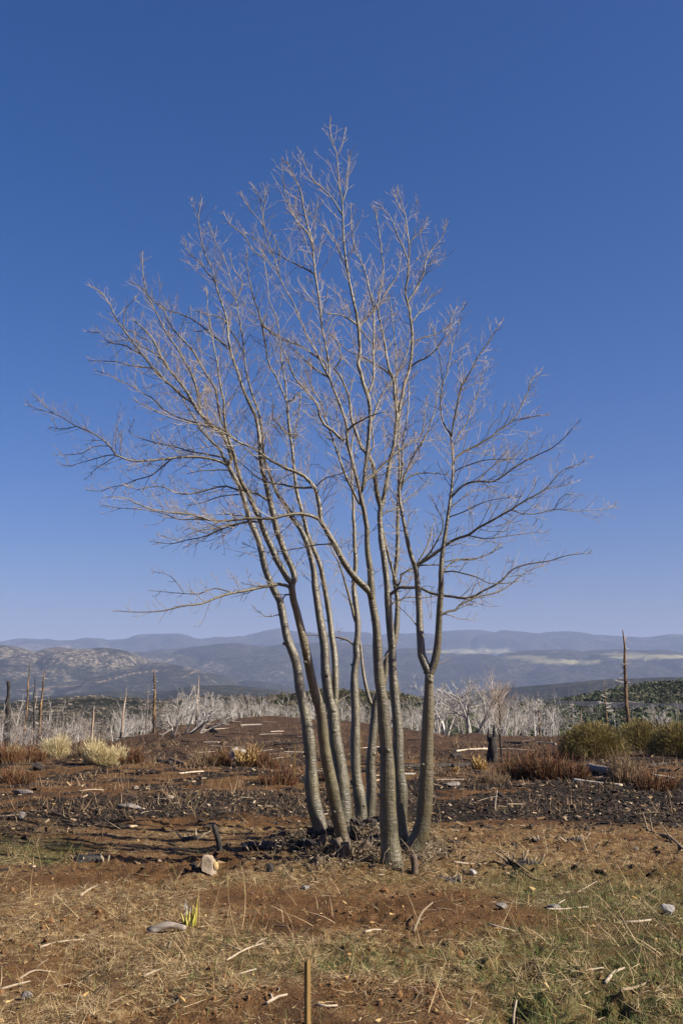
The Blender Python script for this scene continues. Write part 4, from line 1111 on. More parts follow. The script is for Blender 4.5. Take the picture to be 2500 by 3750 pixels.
# ------------------------------------------------------------------ rocks
def rock(dx_, dy_, wpx, hpx, mat, label, seed, sq=0.8, name='rock', sub=3, rough=0.22, sink=0.25):
    p = gp(dx_, dy_)
    w = wpx * K * mpp(p.y) / 2; h = hpx * K * mpp(p.y)
    Vv, Tt = ico(sub)
    # angular: clip a sphere with random planes
    r_ = np.random.default_rng(seed); V = Vv.copy()
    for q in range(16):
        nrm = r_.normal(size=3); nrm /= np.linalg.norm(nrm); dd = r_.uniform(0.45, 0.72)
        ex_ = V @ nrm - dd
        V = V - np.outer(np.maximum(ex_, 0), nrm)
    n = gnoise(V[:, 0] * 2.5 + seed, V[:, 1] * 2.5 + V[:, 2] * 2, 7)
    V = V * (1 + rough * 0.4 * n)[:, None]
    V = V / np.abs(V).max(0); V = V * np.array([w, w * sq, h * 0.62])
    V[:, 2] += h * (0.62 - sink) * 0.9
    mb = MB(); mb.add(V, None, Tt)
    o = mb.build(name, mat, smooth=False); o.location = p
    return tag(o, label, name)
rk = rock(481, 2010, 38, 38, M['rock'], 'pale angular rock stained ochre on one side, grass at its foot', 3, 0.8)
rk.name = 'rock'
mb = MB(); V, T = lump((0.05, -0.01, 0.045), 0.045, 4, (0.7, 0.8, 1.0), 2, .2); mb.add(V, None, T)
st_ = mb.build('ochre_stain', M['rocky'], rk, smooth=False); st_['label'] = 'ochre yellow face of the rock'
rock(446, 2004, 18, 20, M['char'], 'small black charred lump leaning on the ochre-stained rock', 5, 1.0, 'charred_lump')
rock(1532, 2100, 32, 24, M['ash'], 'small white broken rock among dry stems at the right edge', 8, .8)
rock(1151, 2096, 30, 12, M['greyrock'], 'flat grey stone in the grass, the browner of two', 9, .8)
rock(1270, 2094, 30, 11, M['greyrock'], 'flat grey stone in the grass with a white stick next to it', 10, .8)
rock(1221, 2046, 20, 12, M['rocky'], 'small rusty brown stone in the grass below the burnt stump', 12, .8)
rock(1085, 2014, 20, 16, M['ash'], 'small whitish stone beside a tuft right of the tree base', 13, .8)
rock(392, 1842, 26, 12, M['rock'], 'pale flat stone on the blackened ground left of the tree', 14, .7)
rock(312, 1812, 20, 8, M['rock'], 'thin pale stone far left of the tree beyond the burnt strip', 15, .7)
rock(297, 1860, 56, 13, M['greyrock'], 'broad grey slab half buried in the blackened ground', 16, .5)
rock(55, 1824, 54, 10, M['greyrock'], 'long low grey slab with straw behind it at the left', 17, .5)
rock(620, 2004, 24, 18, M['char'], 'charred black lump lying in front of the tree base', 18, .9, 'charred_lump')
rock(50, 1884, 18, 14, M['greyrock'], 'small grey stone at the edge of the left grass patch', 19, .8)
rock(60, 2302, 30, 18, M['greyrock'], 'dark grey stone in the left foreground with a black bark piece', 20, .8)
rock(366, 1983, 12, 7, M['rock'], 'tiny pale stone in the tree shadow near the ochre rock', 21, .8)
rock(1460, 1950, 14, 8, M['greyrock'], 'tiny bluish grey stone near the long fallen branch', 22, .8)
rock(1040, 1808, 50, 12, M['greyrock'], 'grey slab right of the trunks on the burnt ground', 23, .5)
rock(700, 2046, 22, 10, M['greyrock'], 'low grey stone in the bare soil in front of the tree', 24, .8)

# ------------------------------------------------------------------ survey stakes
def post(name, dx_, ytop, Y, w, label, mat, cat, depth=None, lean=0.0, zsub=0.12):
    p = place(dx_, Y)
    top = at(dx_ * K, ytop * K, Y)
    H = top.z - p.z
    mb = MB(); d = depth or w
    zz = [-zsub, H * 0.33, H * .66, H]
    V = []
    for i, z in enumerate(zz):
        t = z / H; e = 0.94 if i == 3 else 1
        V += [(-w / 2 * e + lean * t, -d / 2 * e, z), (w / 2 * e + lean * t, -d / 2 * e, z), (w / 2 * e + lean * t, d / 2 * e, z), (-w / 2 * e + lean * t, d / 2 * e, z - (0.012 if i == 3 else 0))]
    Q = [(3, 2, 1, 0)]
    for i in range(3):
        for j in range(4): Q.append((i * 4 + j, i * 4 + (j + 1) % 4, i * 4 + 4 + (j + 1) % 4, i * 4 + 4 + j))
    Q.append((12, 13, 14, 15)); mb.add(V, Q)
    o = mb.build(name, mat, smooth=False); o.location = p
    return tag(o, label, cat)
stk = post('wooden_stake', 711, 2204, 4.0, 0.017, 'narrow sawn wooden survey stake driven into the foreground soil', M['stake'], 'stake', 0.020, -0.004)
stk.rotation_euler[2] = math.radians(38)
post('wooden_stake', 678, 1712, 17.5, 0.022, 'thin yellow stake behind the leftmost trunk', M['stake'], 'stake')
post('wooden_stake', 831, 1680, 26.0, 0.035, 'thin yellow stake far behind the middle trunks', M['stake'], 'stake')
p = gp(500, 1958)
stick_obj('charred_post', [p + Vector((.03, 0, -.08)), p + Vector((.01, 0, .08)), p + Vector((-.045, 0, .25))], .03, .024, M['char'], 'short charred post leaning left beside the tree shadow', 'post', None, 8, 0, .15)
p = gp(1136, 1867)
stick_obj('stem', [p + Vector((0, 0, -.03)), p + Vector((.01, 0, .12)), p + Vector((.035, 0, .26))], .010, .006, M['palewood'], 'single pale upright stem on the burnt strip right of the tree', 'stem')

# ------------------------------------------------------------------ yellow-green plant, foreground left
p = gp(434, 2128)
plant = empty('spear_plant', p, 'low plant with fleshy yellow-green upright leaves and dry tips', 'plant')
for q, (ox, oy, h_, lean) in enumerate(((-.035, 0, .085, -.02), (-.02, .02, .115, 0), (0.0, -.01, .10, .005), (.015, .015, .135, .01), (.03, 0, .12, .015), (.042, .02, .18, .012), (-.01, -.02, .06, -.01), (.022, -.02, .07, .02))):
    mb = MB()
    P, R = catmull([(ox, oy, -.01), (ox + lean * .3, oy, h_ * .4), (ox + lean, oy, h_)], [.006, .0095, .0022], .012)
    tube(mb, P, R, 6, (0.3 if q % 2 else .8, 1.0), True)
    mb.build('leaf', M['spear'], plant)
mb = MB(); n = 26
blades(mb, np.stack([rng.normal(-.03, .02, n), rng.normal(.02, .02, n), rng.uniform(.05, .12, n)], -1), np.stack([rng.normal(0, .4, n), rng.normal(0, .4, n), np.ones(n)], -1), rng.uniform(.02, .06, n), np.full(n, .006), .5, 2, rng.uniform(.8, 1, n))
mb.build('dry_leaves', M['ash'], plant, smooth=False)
p = gp(385, 2140)
stick_obj('bark_piece', [p + Vector((-.13, -.02, .01)), p + Vector((0, 0, .05)), p + Vector((.12, .03, .02))], .03, .018, M['greywood'], 'weathered bark piece lying at the foot of the yellow-green plant', 'bark', None, 8, 0, .25)

# ------------------------------------------------------------------ burnt stumps with pale broken stubs
def stub_stump(dx_, dy_, wpx, label, n_st, tall, seed, dark=True):
    p = gp(dx_, dy_); w = wpx * K * mpp(p.y)
    root = empty('burnt_stump', p, label, 'stump')
    r_ = np.random.default_rng(seed)
    mb = MB()
    for q in range(4):
        V, T = lump((r_.normal(0, w * .2), r_.normal(0, w * .16), 0.0), w * r_.uniform(.18, .28), seed + q, (1.2, 1, .55), 2, .4)
        mb.add(V, None, T)
    mb.build('stump_base', M['char'] if dark else M['brownbrush'], root)
    for q in range(n_st):
        a = r_.uniform(0, 6.28); rr = r_.uniform(.25, .5) * w
        o0 = np.array([math.cos(a) * rr, math.sin(a) * rr * .7, -.02]); h_ = r_.uniform(.4, 1) * tall
        d = np.array([math.cos(a) * .5 + r_.normal(0, .3), math.sin(a) * .4 + r_.normal(0, .3), 1.0])
        mb = MB(); P, R = catmull([o0, o0 + d * h_ * .5, o0 + d * h_ + np.array([r_.normal(0, .02), 0, 0])], [.012, .010, .005], .04)
        tube(mb, P, R, 5, float(r_.uniform(.3, .8)), True, .15, q)
        mb.build('stub', M['stick'], root)
    return root
stub_stump(1200, 1994, 62, 'burnt stump hollow ringed by pale upright stubs in bare soil', 16, .14, 5)
stub_stump(1316, 1936, 60, 'burnt stump with a low black hollow and slanting pale roots', 10, .11, 6)
stub_stump(1232, 1934, 34, 'small burnt stump with few stubs between two larger ones', 7, .08, 9)
stub_stump(210, 1982, 80, 'low dead clump of grey stubs beside the left grass patch', 20, .10, 7)
stub_stump(1030, 2028, 60, 'low dead tuft with grey stubs right below the tree base', 12, .06, 8)
stub_stump(600, 1952, 70, 'burnt shrub stump in shade at the left foot of the tree', 12, .10, 11)
stub_stump(440, 1930, 46, 'burnt shrub stump lying in the tree shadow left of the charred post', 9, .12, 12)

# ------------------------------------------------------------------ logs of the middle distance
def log(pa, pb, wpx, mat, label, cat='log', tone=0.5, lift=0.35, name='log', upb=0.0):
    a = gp(*pa); b = gp(*pb)
    r = wpx * K * mpp((a.y + b.y) / 2) / 2
    a.z += r * lift; b.z += r * lift + upb
    o0 = a.copy(); mb = MB()
    m_ = (b - a) * .5 + Vector((0, rng.normal(0, .02), rng.normal(0, .01)))
    P, R = catmull([Vector((0, 0, 0)), m_, b - a], [r, r * .97, r * .85], max(.05, r))
    tube(mb, P, R, 10, tone, True, .14, int(rng.integers(1, 40)))
    o = mb.build(name, mat); o.location = o0
    return tag(o, label, cat)
log((1352, 1770), (1418, 1784), 17, M['greywood'], 'thick grey weathered log resting above the white one', lift=.9)
log((1316, 1795), (1427, 1806), 11, M['palewood'], 'long bleached white log in front of the rusty brush')
log((1040, 1764), (1092, 1760), 11, M['char'], 'black charred log beside the small yellow plant')
log((1046, 1728), (1118, 1722), 6, M['palewood'], 'slender pale log lying behind the charred stump')
log((1036, 1742), (1060, 1740), 14, M['char'], 'short black log chunk behind the slender pale log')
log((905, 1766), (1035, 1762), 11, M['char'], 'long charred log lying behind the two middle trunks')
log((925, 1778), (1010, 1782), 6, M['greywood'], 'thin grey log in front of the long charred one')
log((362, 1752), (392, 1758), 14, M['char'], 'short charred log left of a red-brown one')
log((392, 1748), (424, 1758), 11, M['brownbrush'], 'short red-brown log right of a charred one', tone=.3)
log((395, 1700), (430, 1698), 5, M['char'], 'thin black log on the slope under fallen white branches')
log((480, 1672), (500, 1684), 6, M['char'], 'thin black log slanting down the brown slope')
log((552, 1668), (600, 1665), 4, M['greywood'], 'thin grey log near the top of the brown slope')
log((1230, 1708), (1275, 1712), 6, M['greywood'], 'grey log in the rubble in front of the white thicket')
log((1160, 1706), (1215, 1709), 6, M['char'], 'black log in the rubble in front of the white thicket')
log((1480, 1760), (1530, 1755), 7, M['char'], 'black log at the foot of the olive bush by the edge of the track')
protos = []
for q in range(5):
    mb = MB(); P, R = catmull([(-.5, 0, 0), (0, rng.normal(0, .03), .02), (.5, 0, 0)], [.07, .065, .05], .12)
    tube(mb, P, R, 7, .5, True, .2, q + 9); protos.append(mb)
pm = [[mb.mesh('fallen_branch', M[mt]) for mb in protos] for mt in ('char', 'greywood', 'palewood')]
for q in range(104):
    k_ = (0, 1, 0, 0, 2, 1, 0)[q % 7]
    dx_ = rng.uniform(10, 1560); dy_ = rng.uniform(1672, 1795)
    if q >= 72: k_ = (0, 0, 1)[q % 3]; dx_ = rng.uniform(440, 720); dy_ = rng.uniform(1658, 1735)
    p = gp(dx_, dy_)
    if p.y > 60: continue
    o = bpy.data.objects.new('fallen_branch', pm[k_][q % 5]); COL.objects.link(o)
    L = rng.uniform(.25, .9) * (1.3 if p.y > 24 else 1); s2 = rng.uniform(.2, .5) * .55
    o.location = p + Vector((0, 0, .02)); o.scale = (L, s2, s2); o.rotation_euler = (0, rng.normal(0, .06), rng.normal(0, .7))
    tag(o, ('charred black branch piece', 'grey branch piece', 'bleached branch piece')[k_] + ' lying loose on the far burnt field', 'branch', ('charred', 'grey', 'bleached')[k_] + ' branch pieces on the far field')

# charred stump, rubble lumps
p = gp(1131, 1750)
cs = empty('charred_stump', p, 'tall splintered charred stump standing beside a slim red-twigged tree', 'stump')
mb = MB(); P, R = catmull([(0, 0, -.1), (.005, 0, .3), (0, 0, .55)], [.14, .12, .11], .05); tube(mb, P, R, 12, 0, True, .25, 4); mb.build('stump_trunk', M['char'], cs)
for ox, h_ in ((-.085, .28), (-.045, .12), (.01, .08), (.05, .34), (.085, .16)):
    mb = MB(); P, R = catmull([(ox, 0, .45), (ox, .01, .5 + h_ * .5), (ox + .006, 0, .52 + h_)], [.042, .032, .005], .04); tube(mb, P, R, 6, 0, True, .2, 5); mb.build('splinter', M['char'], cs)
rock(87, 1772, 30, 20, M['char'], 'charred black stump chunk on the bank at the far left', 31, .8, 'charred_lump')
rock(78, 1764, 10, 10, M['rock'], 'tiny pale stone on top of the charred chunk at the far left', 32, .8)

# white ash heap with a yellow shrub
p = gp(545, 1750)
hp = empty('ash_heap', p, 'heap of bluish white ash lumps beside a yellow shrub', 'ash heap')
r_ = np.random.default_rng(9)
for q in range(11):
    mb = MB(); V, T = lump((r_.normal(-.06, .13), r_.normal(.1, .1), .05 + max(0, r_.normal(.1, .06))), r_.uniform(.05, .10), q + 50, (1.2, 1, .8), 2, .3); mb.add(V, None, T)
    mb.build('ash_lump', M['ash'], hp, smooth=False)

# ------------------------------------------------------------------ brush
def brush(dx_, dy_, wpx, hpx, mat, label, cat, name, n=1500, group=None, spread=.5, width=.012, stems=True, depth=.7):
    p = gp(dx_, dy_); m_ = K * mpp(p.y); w = wpx * m_ / 2; h = hpx * m_
    mb = MB()
    a = rng.uniform(0, 6.28, n); rr = np.sqrt(rng.uniform(0, 1, n))
    bx_ = np.cos(a) * rr * w * .75; by = np.sin(a) * rr * w * depth * .75
    gzr = gzv(bx_ + p.x, by + p.y) - p.z
    top = h * (1 - .6 * rr ** 2) * rng.uniform(.25, 1.15, n) * (1 + .9 * fbm(bx_ / (w * .5) + dx_, by / (w * .5), 2, 7))
    D = np.stack([np.cos(a) * rr * spread + rng.normal(0, .22, n), np.sin(a) * rr * spread * depth + rng.normal(0, .22, n), np.ones(n)], -1)
    blades(mb, np.stack([bx_, by, gzr - .01], -1), D, np.maximum(top, .04), np.full(n, width) * rng.uniform(.5, 1.2, n), .25, 2, np.clip(rng.normal(.5, .26, n), 0, 1))
    # side twigs
    m2 = n
    i = rng.integers(0, n, m2); t = rng.uniform(.35, .95, m2)
    Dn = D / np.linalg.norm(D, axis=1)[:, None]
    B0 = np.stack([bx_, by, gzr], -1)[i] + Dn[i] * (top[i] * t)[:, None]
    blades(mb, B0, Dn[i] + rng.normal(0, .5, (m2, 3)), top[i] * rng.uniform(.12, .35, m2), np.full(m2, width * .7), .3, 1, np.clip(rng.normal(.6, .26, m2), 0, 1))
    o = mb.build(name, mat, smooth=False); o.location = p
    return tag(o, label, cat, group)
def bush(dx_, Y, dxw, ytop, ybot, label, n=6500, mat='olive', seed=1):
    """dome of fine upright shoots on short stems"""
    p = place(dx_, Y)
    top = at(dx_ * K, ytop * K, Y).z; H = (top - p.z) * 1.25; w = dxw * K * mpp(Y) / 2
    root = empty('olive_bush', p, label, 'bush')
    r_ = np.random.default_rng(seed)
    v = r_.normal(size=(n, 3)); v /= np.linalg.norm(v, axis=1)[:, None]; v[:, 2] = np.abs(v[:, 2]) * 1.0 - .15
    rad = r_.uniform(.25, 1, n) ** .45 * (1 + .16 * fbm(v[:, 0] * 2.2 + seed, v[:, 1] * 2.2 + v[:, 2] * 1.7, 3, 17))
    C = v * rad[:, None] * np.array([w, w * .85, H * .86]) * .9 + np.array([0, 0, H * .10])
    D = v * np.array([.9, .9, .7]) + np.array([0, 0, .45]) + r_.normal(0, .25, (n, 3))
    mb = MB()
    blades(mb, C, D, r_.uniform(.04, .10, n) * H * 1.1, r_.uniform(.004, .009, n) * (Y / 20), .3, 2, np.clip(r_.normal(.45, .25, n), 0, 1))
    f = mb.build('foliage', M[mat], root, smooth=False); f['kind'] = 'stuff'
    mb = MB()
    for q in range(60):
        a = r_.uniform(0, 6.28); e = r_.uniform(.2, .8)
        q1 = np.array([math.cos(a) * w * e * .8, math.sin(a) * w * e * .7, H * r_.uniform(.5, .85)])
        P, R = catmull([np.array([math.cos(a) * .06, math.sin(a) * .06, -.05]), q1 * .5 + np.array([0, 0, .03]), q1], [.012, .009, .003], .1)
        tube(mb, P, R, 4, float(r_.uniform(0, .5)), False)
    s = mb.build('stems', M['brownbrush'], root)
    return root
bush(1356, 24.0, 172, 1656, 1750, 'rounded olive-green bush with rusty brush before it', 17000, seed=1)
bush(1470, 27.0, 150, 1652, 1720, 'darker olive bush set back between two rounder bushes', 13000, seed=2)
bush(1560, 24.0, 170, 1656, 1760, 'olive-green bush at the right edge with grassy ground beside it', 16000, seed=3)
bush(1650, 23.0, 140, 1664, 1760, 'olive-green bush mostly beyond the right edge of view', 4000, seed=4)

RB = [(1190, 1788, 110, 58, 'rust', 'rust-brown brush at the foot of the slim red-twigged tree', 1100),
 (1262, 1790, 130, 70, 'rust', 'tall rust-red brush left of the bleached white log', 1700),
 (1325, 1792, 80, 38, 'rust', 'rust-brown brush in front of the rounded olive bush', 1700),
 (1440, 1800, 90, 56, 'brownbrush', 'mixed tan and green brush at the end of the white log', 1700),
 (1505, 1815, 120, 44, 'rust', 'rust-coloured brush in front of the bush at the right edge', 1300),
 (640, 1800, 120, 40, 'rust', 'thin rust-brown brush around the yellow stake behind the leftmost trunk', 600),
 (610, 1764, 80, 34, 'rust', 'low rust brush right of the yellow shrub', 1300),
 (470, 1762, 80, 34, 'brownbrush', 'tan brush left of the white ash heap', 1300),
 (505, 1760, 60, 34, 'rust', 'rust brush touching the white ash heap', 1100),
 (20, 1756, 90, 40, 'rust', 'rust-brown brush below the thick charred snag', 1700),
 (75, 1752, 70, 36, 'rust', 'rust-brown brush under the leaning orange snag', 1400),
 (300, 1755, 70, 36, 'rust', 'rust-brown brush right of the pale straw bush', 1300),
 (180, 1742, 60, 26, 'brownbrush', 'brown brush between two pale straw bushes', 1000),
 (1000, 1782, 60, 24, 'brownbrush', 'low brown brush right of the trunks', 900),
 (770, 1790, 80, 30, 'rust', 'low rust brush seen between the trunks', 900),
 (40, 1800, 100, 30, 'rust', 'low rust-brown growth on the far-left bank', 1500),
 (1130, 1800, 90, 26, 'brownbrush', 'low brown growth below the charred stump', 1100)]
for dx_, dy_, w, h, mt, lab, n in RB:
    brush(dx_, dy_, w, h, M[mt], lab, 'brush', 'dry_brush', n)
brush(232, 1758, 84, 42, M['pale'], 'rounded pale straw-coloured bush on the low bank', 'bush', 'straw_bush', 9000, None, .9, .009)
brush(268, 1752, 40, 30, M['pale'], 'small pale straw tuft right of the rounded straw bush', 'bush', 'straw_bush', 1300, None, .8, .014)
brush(128, 1740, 70, 40, M['pale'], 'loose pale straw bush under the bare grey thicket', 'bush', 'straw_bush', 4000, None, .8, .009)
brush(30, 1736, 60, 20, M['pale'], 'low pale straw patch behind the far-left rust brush', 'bush', 'straw_bush', 1000, None, .7, .014)
brush(566, 1762, 46, 34, M['yellow'], 'golden yellow leafy shrub beside the white ash heap', 'shrub', 'yellow_shrub', 1500, None, .8, .03)
brush(1100, 1768, 34, 20, M['yellow'], 'small golden plant next to the charred log', 'shrub', 'yellow_shrub', 500, None, .8, .03)
brush(1045, 1774, 22, 12, M['yellow'], 'tiny golden plant at the end of the charred log', 'shrub', 'yellow_shrub', 300, None, .8, .025)

# ------------------------------------------------------------------ snags
def snag(xb, xt, ytop, wpx, Y, mat, label, nbr=0, brmat='deadwood', name='snag', seed=1, blen=.5, charbase=False):
    p = place(xb, Y); top = at(xt * K, ytop * K, Y); H = top.z - p.z
    r = wpx * K * mpp(Y) / 2
    root = empty(name, p, label, 'dead tree')
    r_ = np.random.default_rng(seed)
    d = Vector((top.x - p.x, 0, H))
    pts = [Vector((0, 0, -.3))] + [d * t + Vector((r_.normal(0, r * .35), r_.normal(0, r * .35), 0)) for t in (.15, .3, .5, .7, .85)] + [d]
    P, R = catmull(pts, [r * 1.15, r * 1.05, r, r * .88, r * .7, r * .5, r * .22 if wpx < 12 else r * .6], H / 24)
    mb = MB(); tube(mb, P, R, 9, 0, True, .25, seed)
    t_ = mb.build('trunk', mat, root)
    if charbase:
        m_ = MB(); k_ = max(3, int(len(P) * .3)); tube(m_, P[:k_], R[:k_] * 1.12, 9, 0, True, .3, seed + 1); m_.build('charred_base', M['char'], root)
    for q in range(nbr):
        t = r_.uniform(.35, .96); i = int(t * (len(P) - 1))
        a = r_.choice([0, math.pi]) + r_.normal(0, .7); L = H * blen * .34 * r_.uniform(.3, 1) * (1.3 - t)
        e = r_.normal(.1, .25)
        q1 = P[i] + np.array([math.cos(a) * L, math.sin(a) * L, e * L])
        mid_ = P[i] * .5 + q1 * .5 + np.array([0, 0, -.06 * L])
        bb, br_ = catmull([P[i], mid_, q1], [max(R[i] * .35, .0004 * Y), max(R[i] * .22, .0003 * Y), .0002 * Y], L / 4 + .01)
        m_ = MB(); tube(m_, bb, br_, 4, float(r_.uniform(.4, 1)), False)
        for z_ in range(2):
            j = int(len(bb) * r_.uniform(.4, .8)); q2 = bb[j] + r_.normal(0, .2, 3) * L + np.array([0, 0, .12 * L])
            tube(m_, np.array([bb[j], (bb[j] + q2) / 2, q2]), np.array([br_[j] * .7, br_[j] * .5, .004]), 3, .8, False)
        m_.build('branch', M[brmat], root)
    return root
snag(20, 20, 1564, 14, 42, M['char'], 'thick charred broken-off trunk without branches', 5, 'char', seed=1, blen=.25)
snag(59, 69, 1521, 4.5, 48, M['snag'], 'tall thin orange-brown snag with pale drooping side branches', 9, seed=2, charbase=True)
snag(83, 81, 1556, 5, 46, M['char'], 'tall thin black snag between two orange ones', 5, seed=3)
snag(89, 105, 1535, 6, 44, M['snag'], 'leaning orange and black snag with a white tip', 6, seed=4, charbase=True)
snag(74, 86, 1584, 4, 50, M['snagpale'], 'short pale grey snag behind the thin black one', 3, seed=5)
snag(152, 150, 1645, 5, 40, M['char'], 'short bent black snag in the bare grey thicket', 4, 'char', seed=6)
snag(213, 217, 1622, 5, 38, M['snagpale'], 'short pale grey snag behind the rounded straw bush', 0, seed=7)
snag(282, 290, 1580, 5, 38, M['snagpale'], 'tall pale snag with charred foot right of the straw bush', 1, seed=8, charbase=True)
snag(339, 340, 1571, 3.6, 40, M['deadwood'], 'slim white snag close beside the orange-brown one', 2, seed=9)
snag(358, 354, 1537, 7, 37, M['snag'], 'tall orange-brown snag with white side branches and black foot', 12, seed=10, charbase=True)
snag(451, 457, 1552, 4, 40, M['snagpale'], 'slim tan snag rising over the fallen white branches', 3, seed=11, charbase=True)
snag(326, 325, 1705, 6, 33, M['char'], 'short charred post left of the slim white snag', 0, seed=12)
snag(306, 304, 1712, 4, 34, M['char'], 'very short charred post left of another charred post', 0, seed=13)
snag(1441, 1429, 1447, 9, 70, M['snag'], 'very tall tapering snag standing behind the olive bushes', 26, seed=14, blen=.55)
snag(1391, 1388, 1571, 4, 85, M['snag'], 'small snag with white side branches left of the very tall one', 18, seed=15, blen=.8)
snag(1237, 1233, 1596, 4, 45, M['snag'], 'brown snag standing in the right-hand white thicket', 12, seed=16, blen=.7)
snag(1315, 1312, 1612, 4, 70, M['deadwood'], 'small white snag on the green slope left of the rounded bush', 16, seed=17, blen=.9)
snag(1180, 1178, 1600, 3.5, 60, M['snagpale'], 'slim tan snag behind the slim red-twigged tree', 10, seed=18, blen=.7)
snag(1260, 1256, 1616, 3.5, 48, M['deadwood'], 'white snag right of the brown one in the thicket', 6, seed=19)
snag(1332, 1334, 1628, 3, 72, M['snagpale'], 'short tan snag on the green slope right of a small white one', 4, seed=20)

# ------------------------------------------------------------------ bleached dead trees
def dead_mesh(seed, stems=3, spread=.35, levels=3, thick=.03, wig=.22):
    """1 m tall bleached skeleton"""
    r_ = np.random.default_rng(seed); mb = MB()
    def grow(p, d, L, r, lv):
        pts = [p]; c = d.copy(); n = 4
        for i in range(n):
            c = unit(c + r_.normal(0, wig, 3) + np.array([0, 0, .06])); pts.append(pts[-1] + c * L / n)
        pts = np.array(pts)
        tube(mb, pts, np.linspace(r, r * .5, n + 1), 4 if lv > 1 else 3, float(np.clip(r_.normal(.65, .25), 0, 1)), False)
        if lv > 0:
            for q in range(r_.integers(3, 6)):
                t = r_.uniform(.3, 1); i = min(n - 1, int(t * n))
                dd = unit(pts[i + 1] - pts[i]); s = r_.normal(size=3); s = unit(s - dd * s.dot(dd)); a = r_.uniform(.4, 1.0)
                grow(pts[i] + (pts[i + 1] - pts[i]) * (t * n - i if t < 1 else 1), unit(dd * math.cos(a) + s * math.sin(a)), L * r_.uniform(.35, .65), r * .55, lv - 1)
    for s in range(stems):
        a = r_.uniform(0, 6.28); sp = r_.uniform(.2, 1) * spread if stems > 1 else .1
        grow(np.array([math.cos(a) * .02, math.sin(a) * .02, -.05]), unit(np.array([math.cos(a) * sp, math.sin(a) * sp, 1.0])), r_.uniform(.5, .72), thick * r_.uniform(.7, 1.1), levels)
    zm = float(np.percentile(np.concatenate([v[:, 2] for v in mb.V]), 98.3))
    mb.V = [v / zm for v in mb.V]
    me = mb.mesh('bleached_tree', M['deadwood'])
    return me
DM = [dead_mesh(100 + q, 2 + q % 4, .22 + .08 * (q % 3), 3, .0115, .13) for q in range(6)]       # many-stemmed
DS = [dead_mesh(200 + q, 1, .06, 2, .016, .05) for q in range(5)]                              # single poles
DB = [dead_mesh(300 + q, 3, .45, 4, .021, .15) for q in range(3)]                              # old spreading trees
DG = [dead_mesh(400 + q, 2 + q % 3, .3, 3, .016) for q in range(4)]
for g_m in DG: g_m.materials[0] = M['greytwig']
def dead(mesh, dx_, Y, ytop, label, group=None, wide=1.0):
    p = place(dx_, Y); H = max(.4, at(dx_ * K, ytop * K, Y).z - p.z)
    o = bpy.data.objects.new('bleached_tree', mesh); COL.objects.link(o)
    o.location = p; s = H; o.scale = (s * wide, s * wide, s); o.rotation_euler = (0, 0, rng.uniform(0, 6.28))
    return tag(o, label, 'dead tree', group)
dead(DB[0], 1080, 42, 1556, 'large bleached dead tree with dark foot and curved crown limbs', None, 1.1)
dead(DB[1], 1022, 44, 1568, 'large bleached many-limbed dead tree right of the forked trunk', None, 1.2)
dead(DB[2], 1004, 40, 1600, 'bleached dead tree directly behind the forked right trunk', None, 1.3)
dead(DM[1], 1058, 46, 1590, 'bleached dead tree between the two large ones', None, 1.1)
dead(DB[2], 1512, 60, 1620, 'small bleached tree on the green slope right of the very tall snag', None, 1.2)
Z = [('bleached dead tree in the white thicket right of the large dead trees', 'right-hand white thicket', 1100, 1285, 38, 62, 1592, 1640, 50, 1.0),
     ('bleached dead tree in the white thicket seen behind the middle trunks', 'white thicket behind the trunks', 730, 1000, 50, 100, 1598, 1640, 48, 1.1),
     ('bleached dead tree in the white thicket above the brown slope', 'white thicket above the brown slope', 420, 720, 52, 120, 1594, 1634, 75, 1.1),
     ('bleached dead tree among the snags left of the brown slope', 'dead trees among the left snags', 265, 440, 42, 75, 1610, 1668, 30, 1.0),
     ('grey leafless tree in the thin thicket around the charred snags', 'thin grey thicket at the far left', 0, 270, 38, 70, 1640, 1690, 46, .9),
     ('small bleached tree scattered on the green slope behind the bushes', 'dead trees on the green slope', 1290, 1568, 80, 200, 1606, 1650, 14, .8)]
for lab, grp, xa, xb, ya, yb, ta, tb, cnt, wd in Z:
    for q in range(cnt):
        ms = DS[q % 5] if q % 2 else DM[q % 6]
        if 'grey leafless' in lab: ms = DG[q % 4]
        dead(ms, rng.uniform(xa, xb), rng.uniform(ya, yb), rng.uniform(ta, tb), lab, grp, wd * rng.uniform(.7, 1.2))
for q in range(14):
    dead(DS[q % 5], rng.uniform(0, 300), rng.uniform(36, 52), rng.uniform(1596, 1668), 'thin pale dead pole rising from the grey thicket at the far left', 'thin poles at the far left', .6)
# fallen bleached crowns beside the orange-brown snag
for dx_, Y, w, rot, lab in ((400, 31, 1.25, .3, 'fallen bleached branch crown sprawled right of the orange-brown snag'), (435, 32, 1.3, 1.2, 'second fallen bleached crown piled below the slim tan snag'), (465, 33, 1.1, 2.2, 'fallen bleached crown at the foot of the slim tan snag'), (165, 30, .5, 1.0, 'fallen bleached branches behind the small grey stump of the far left'), (5, 30, .7, .2, 'bleached fallen branch leaning under the thick charred trunk')):
    p = place(dx_, Y)
    o = bpy.data.objects.new('fallen_tree', DB[int(dx_) % 3]); COL.objects.link(o)
    o.location = p + Vector((0, 0, .12)); o.rotation_euler = (math.radians(42), 0, rot); o.scale = (w * 1.1,) * 3
    tag(o, lab, 'dead branches')

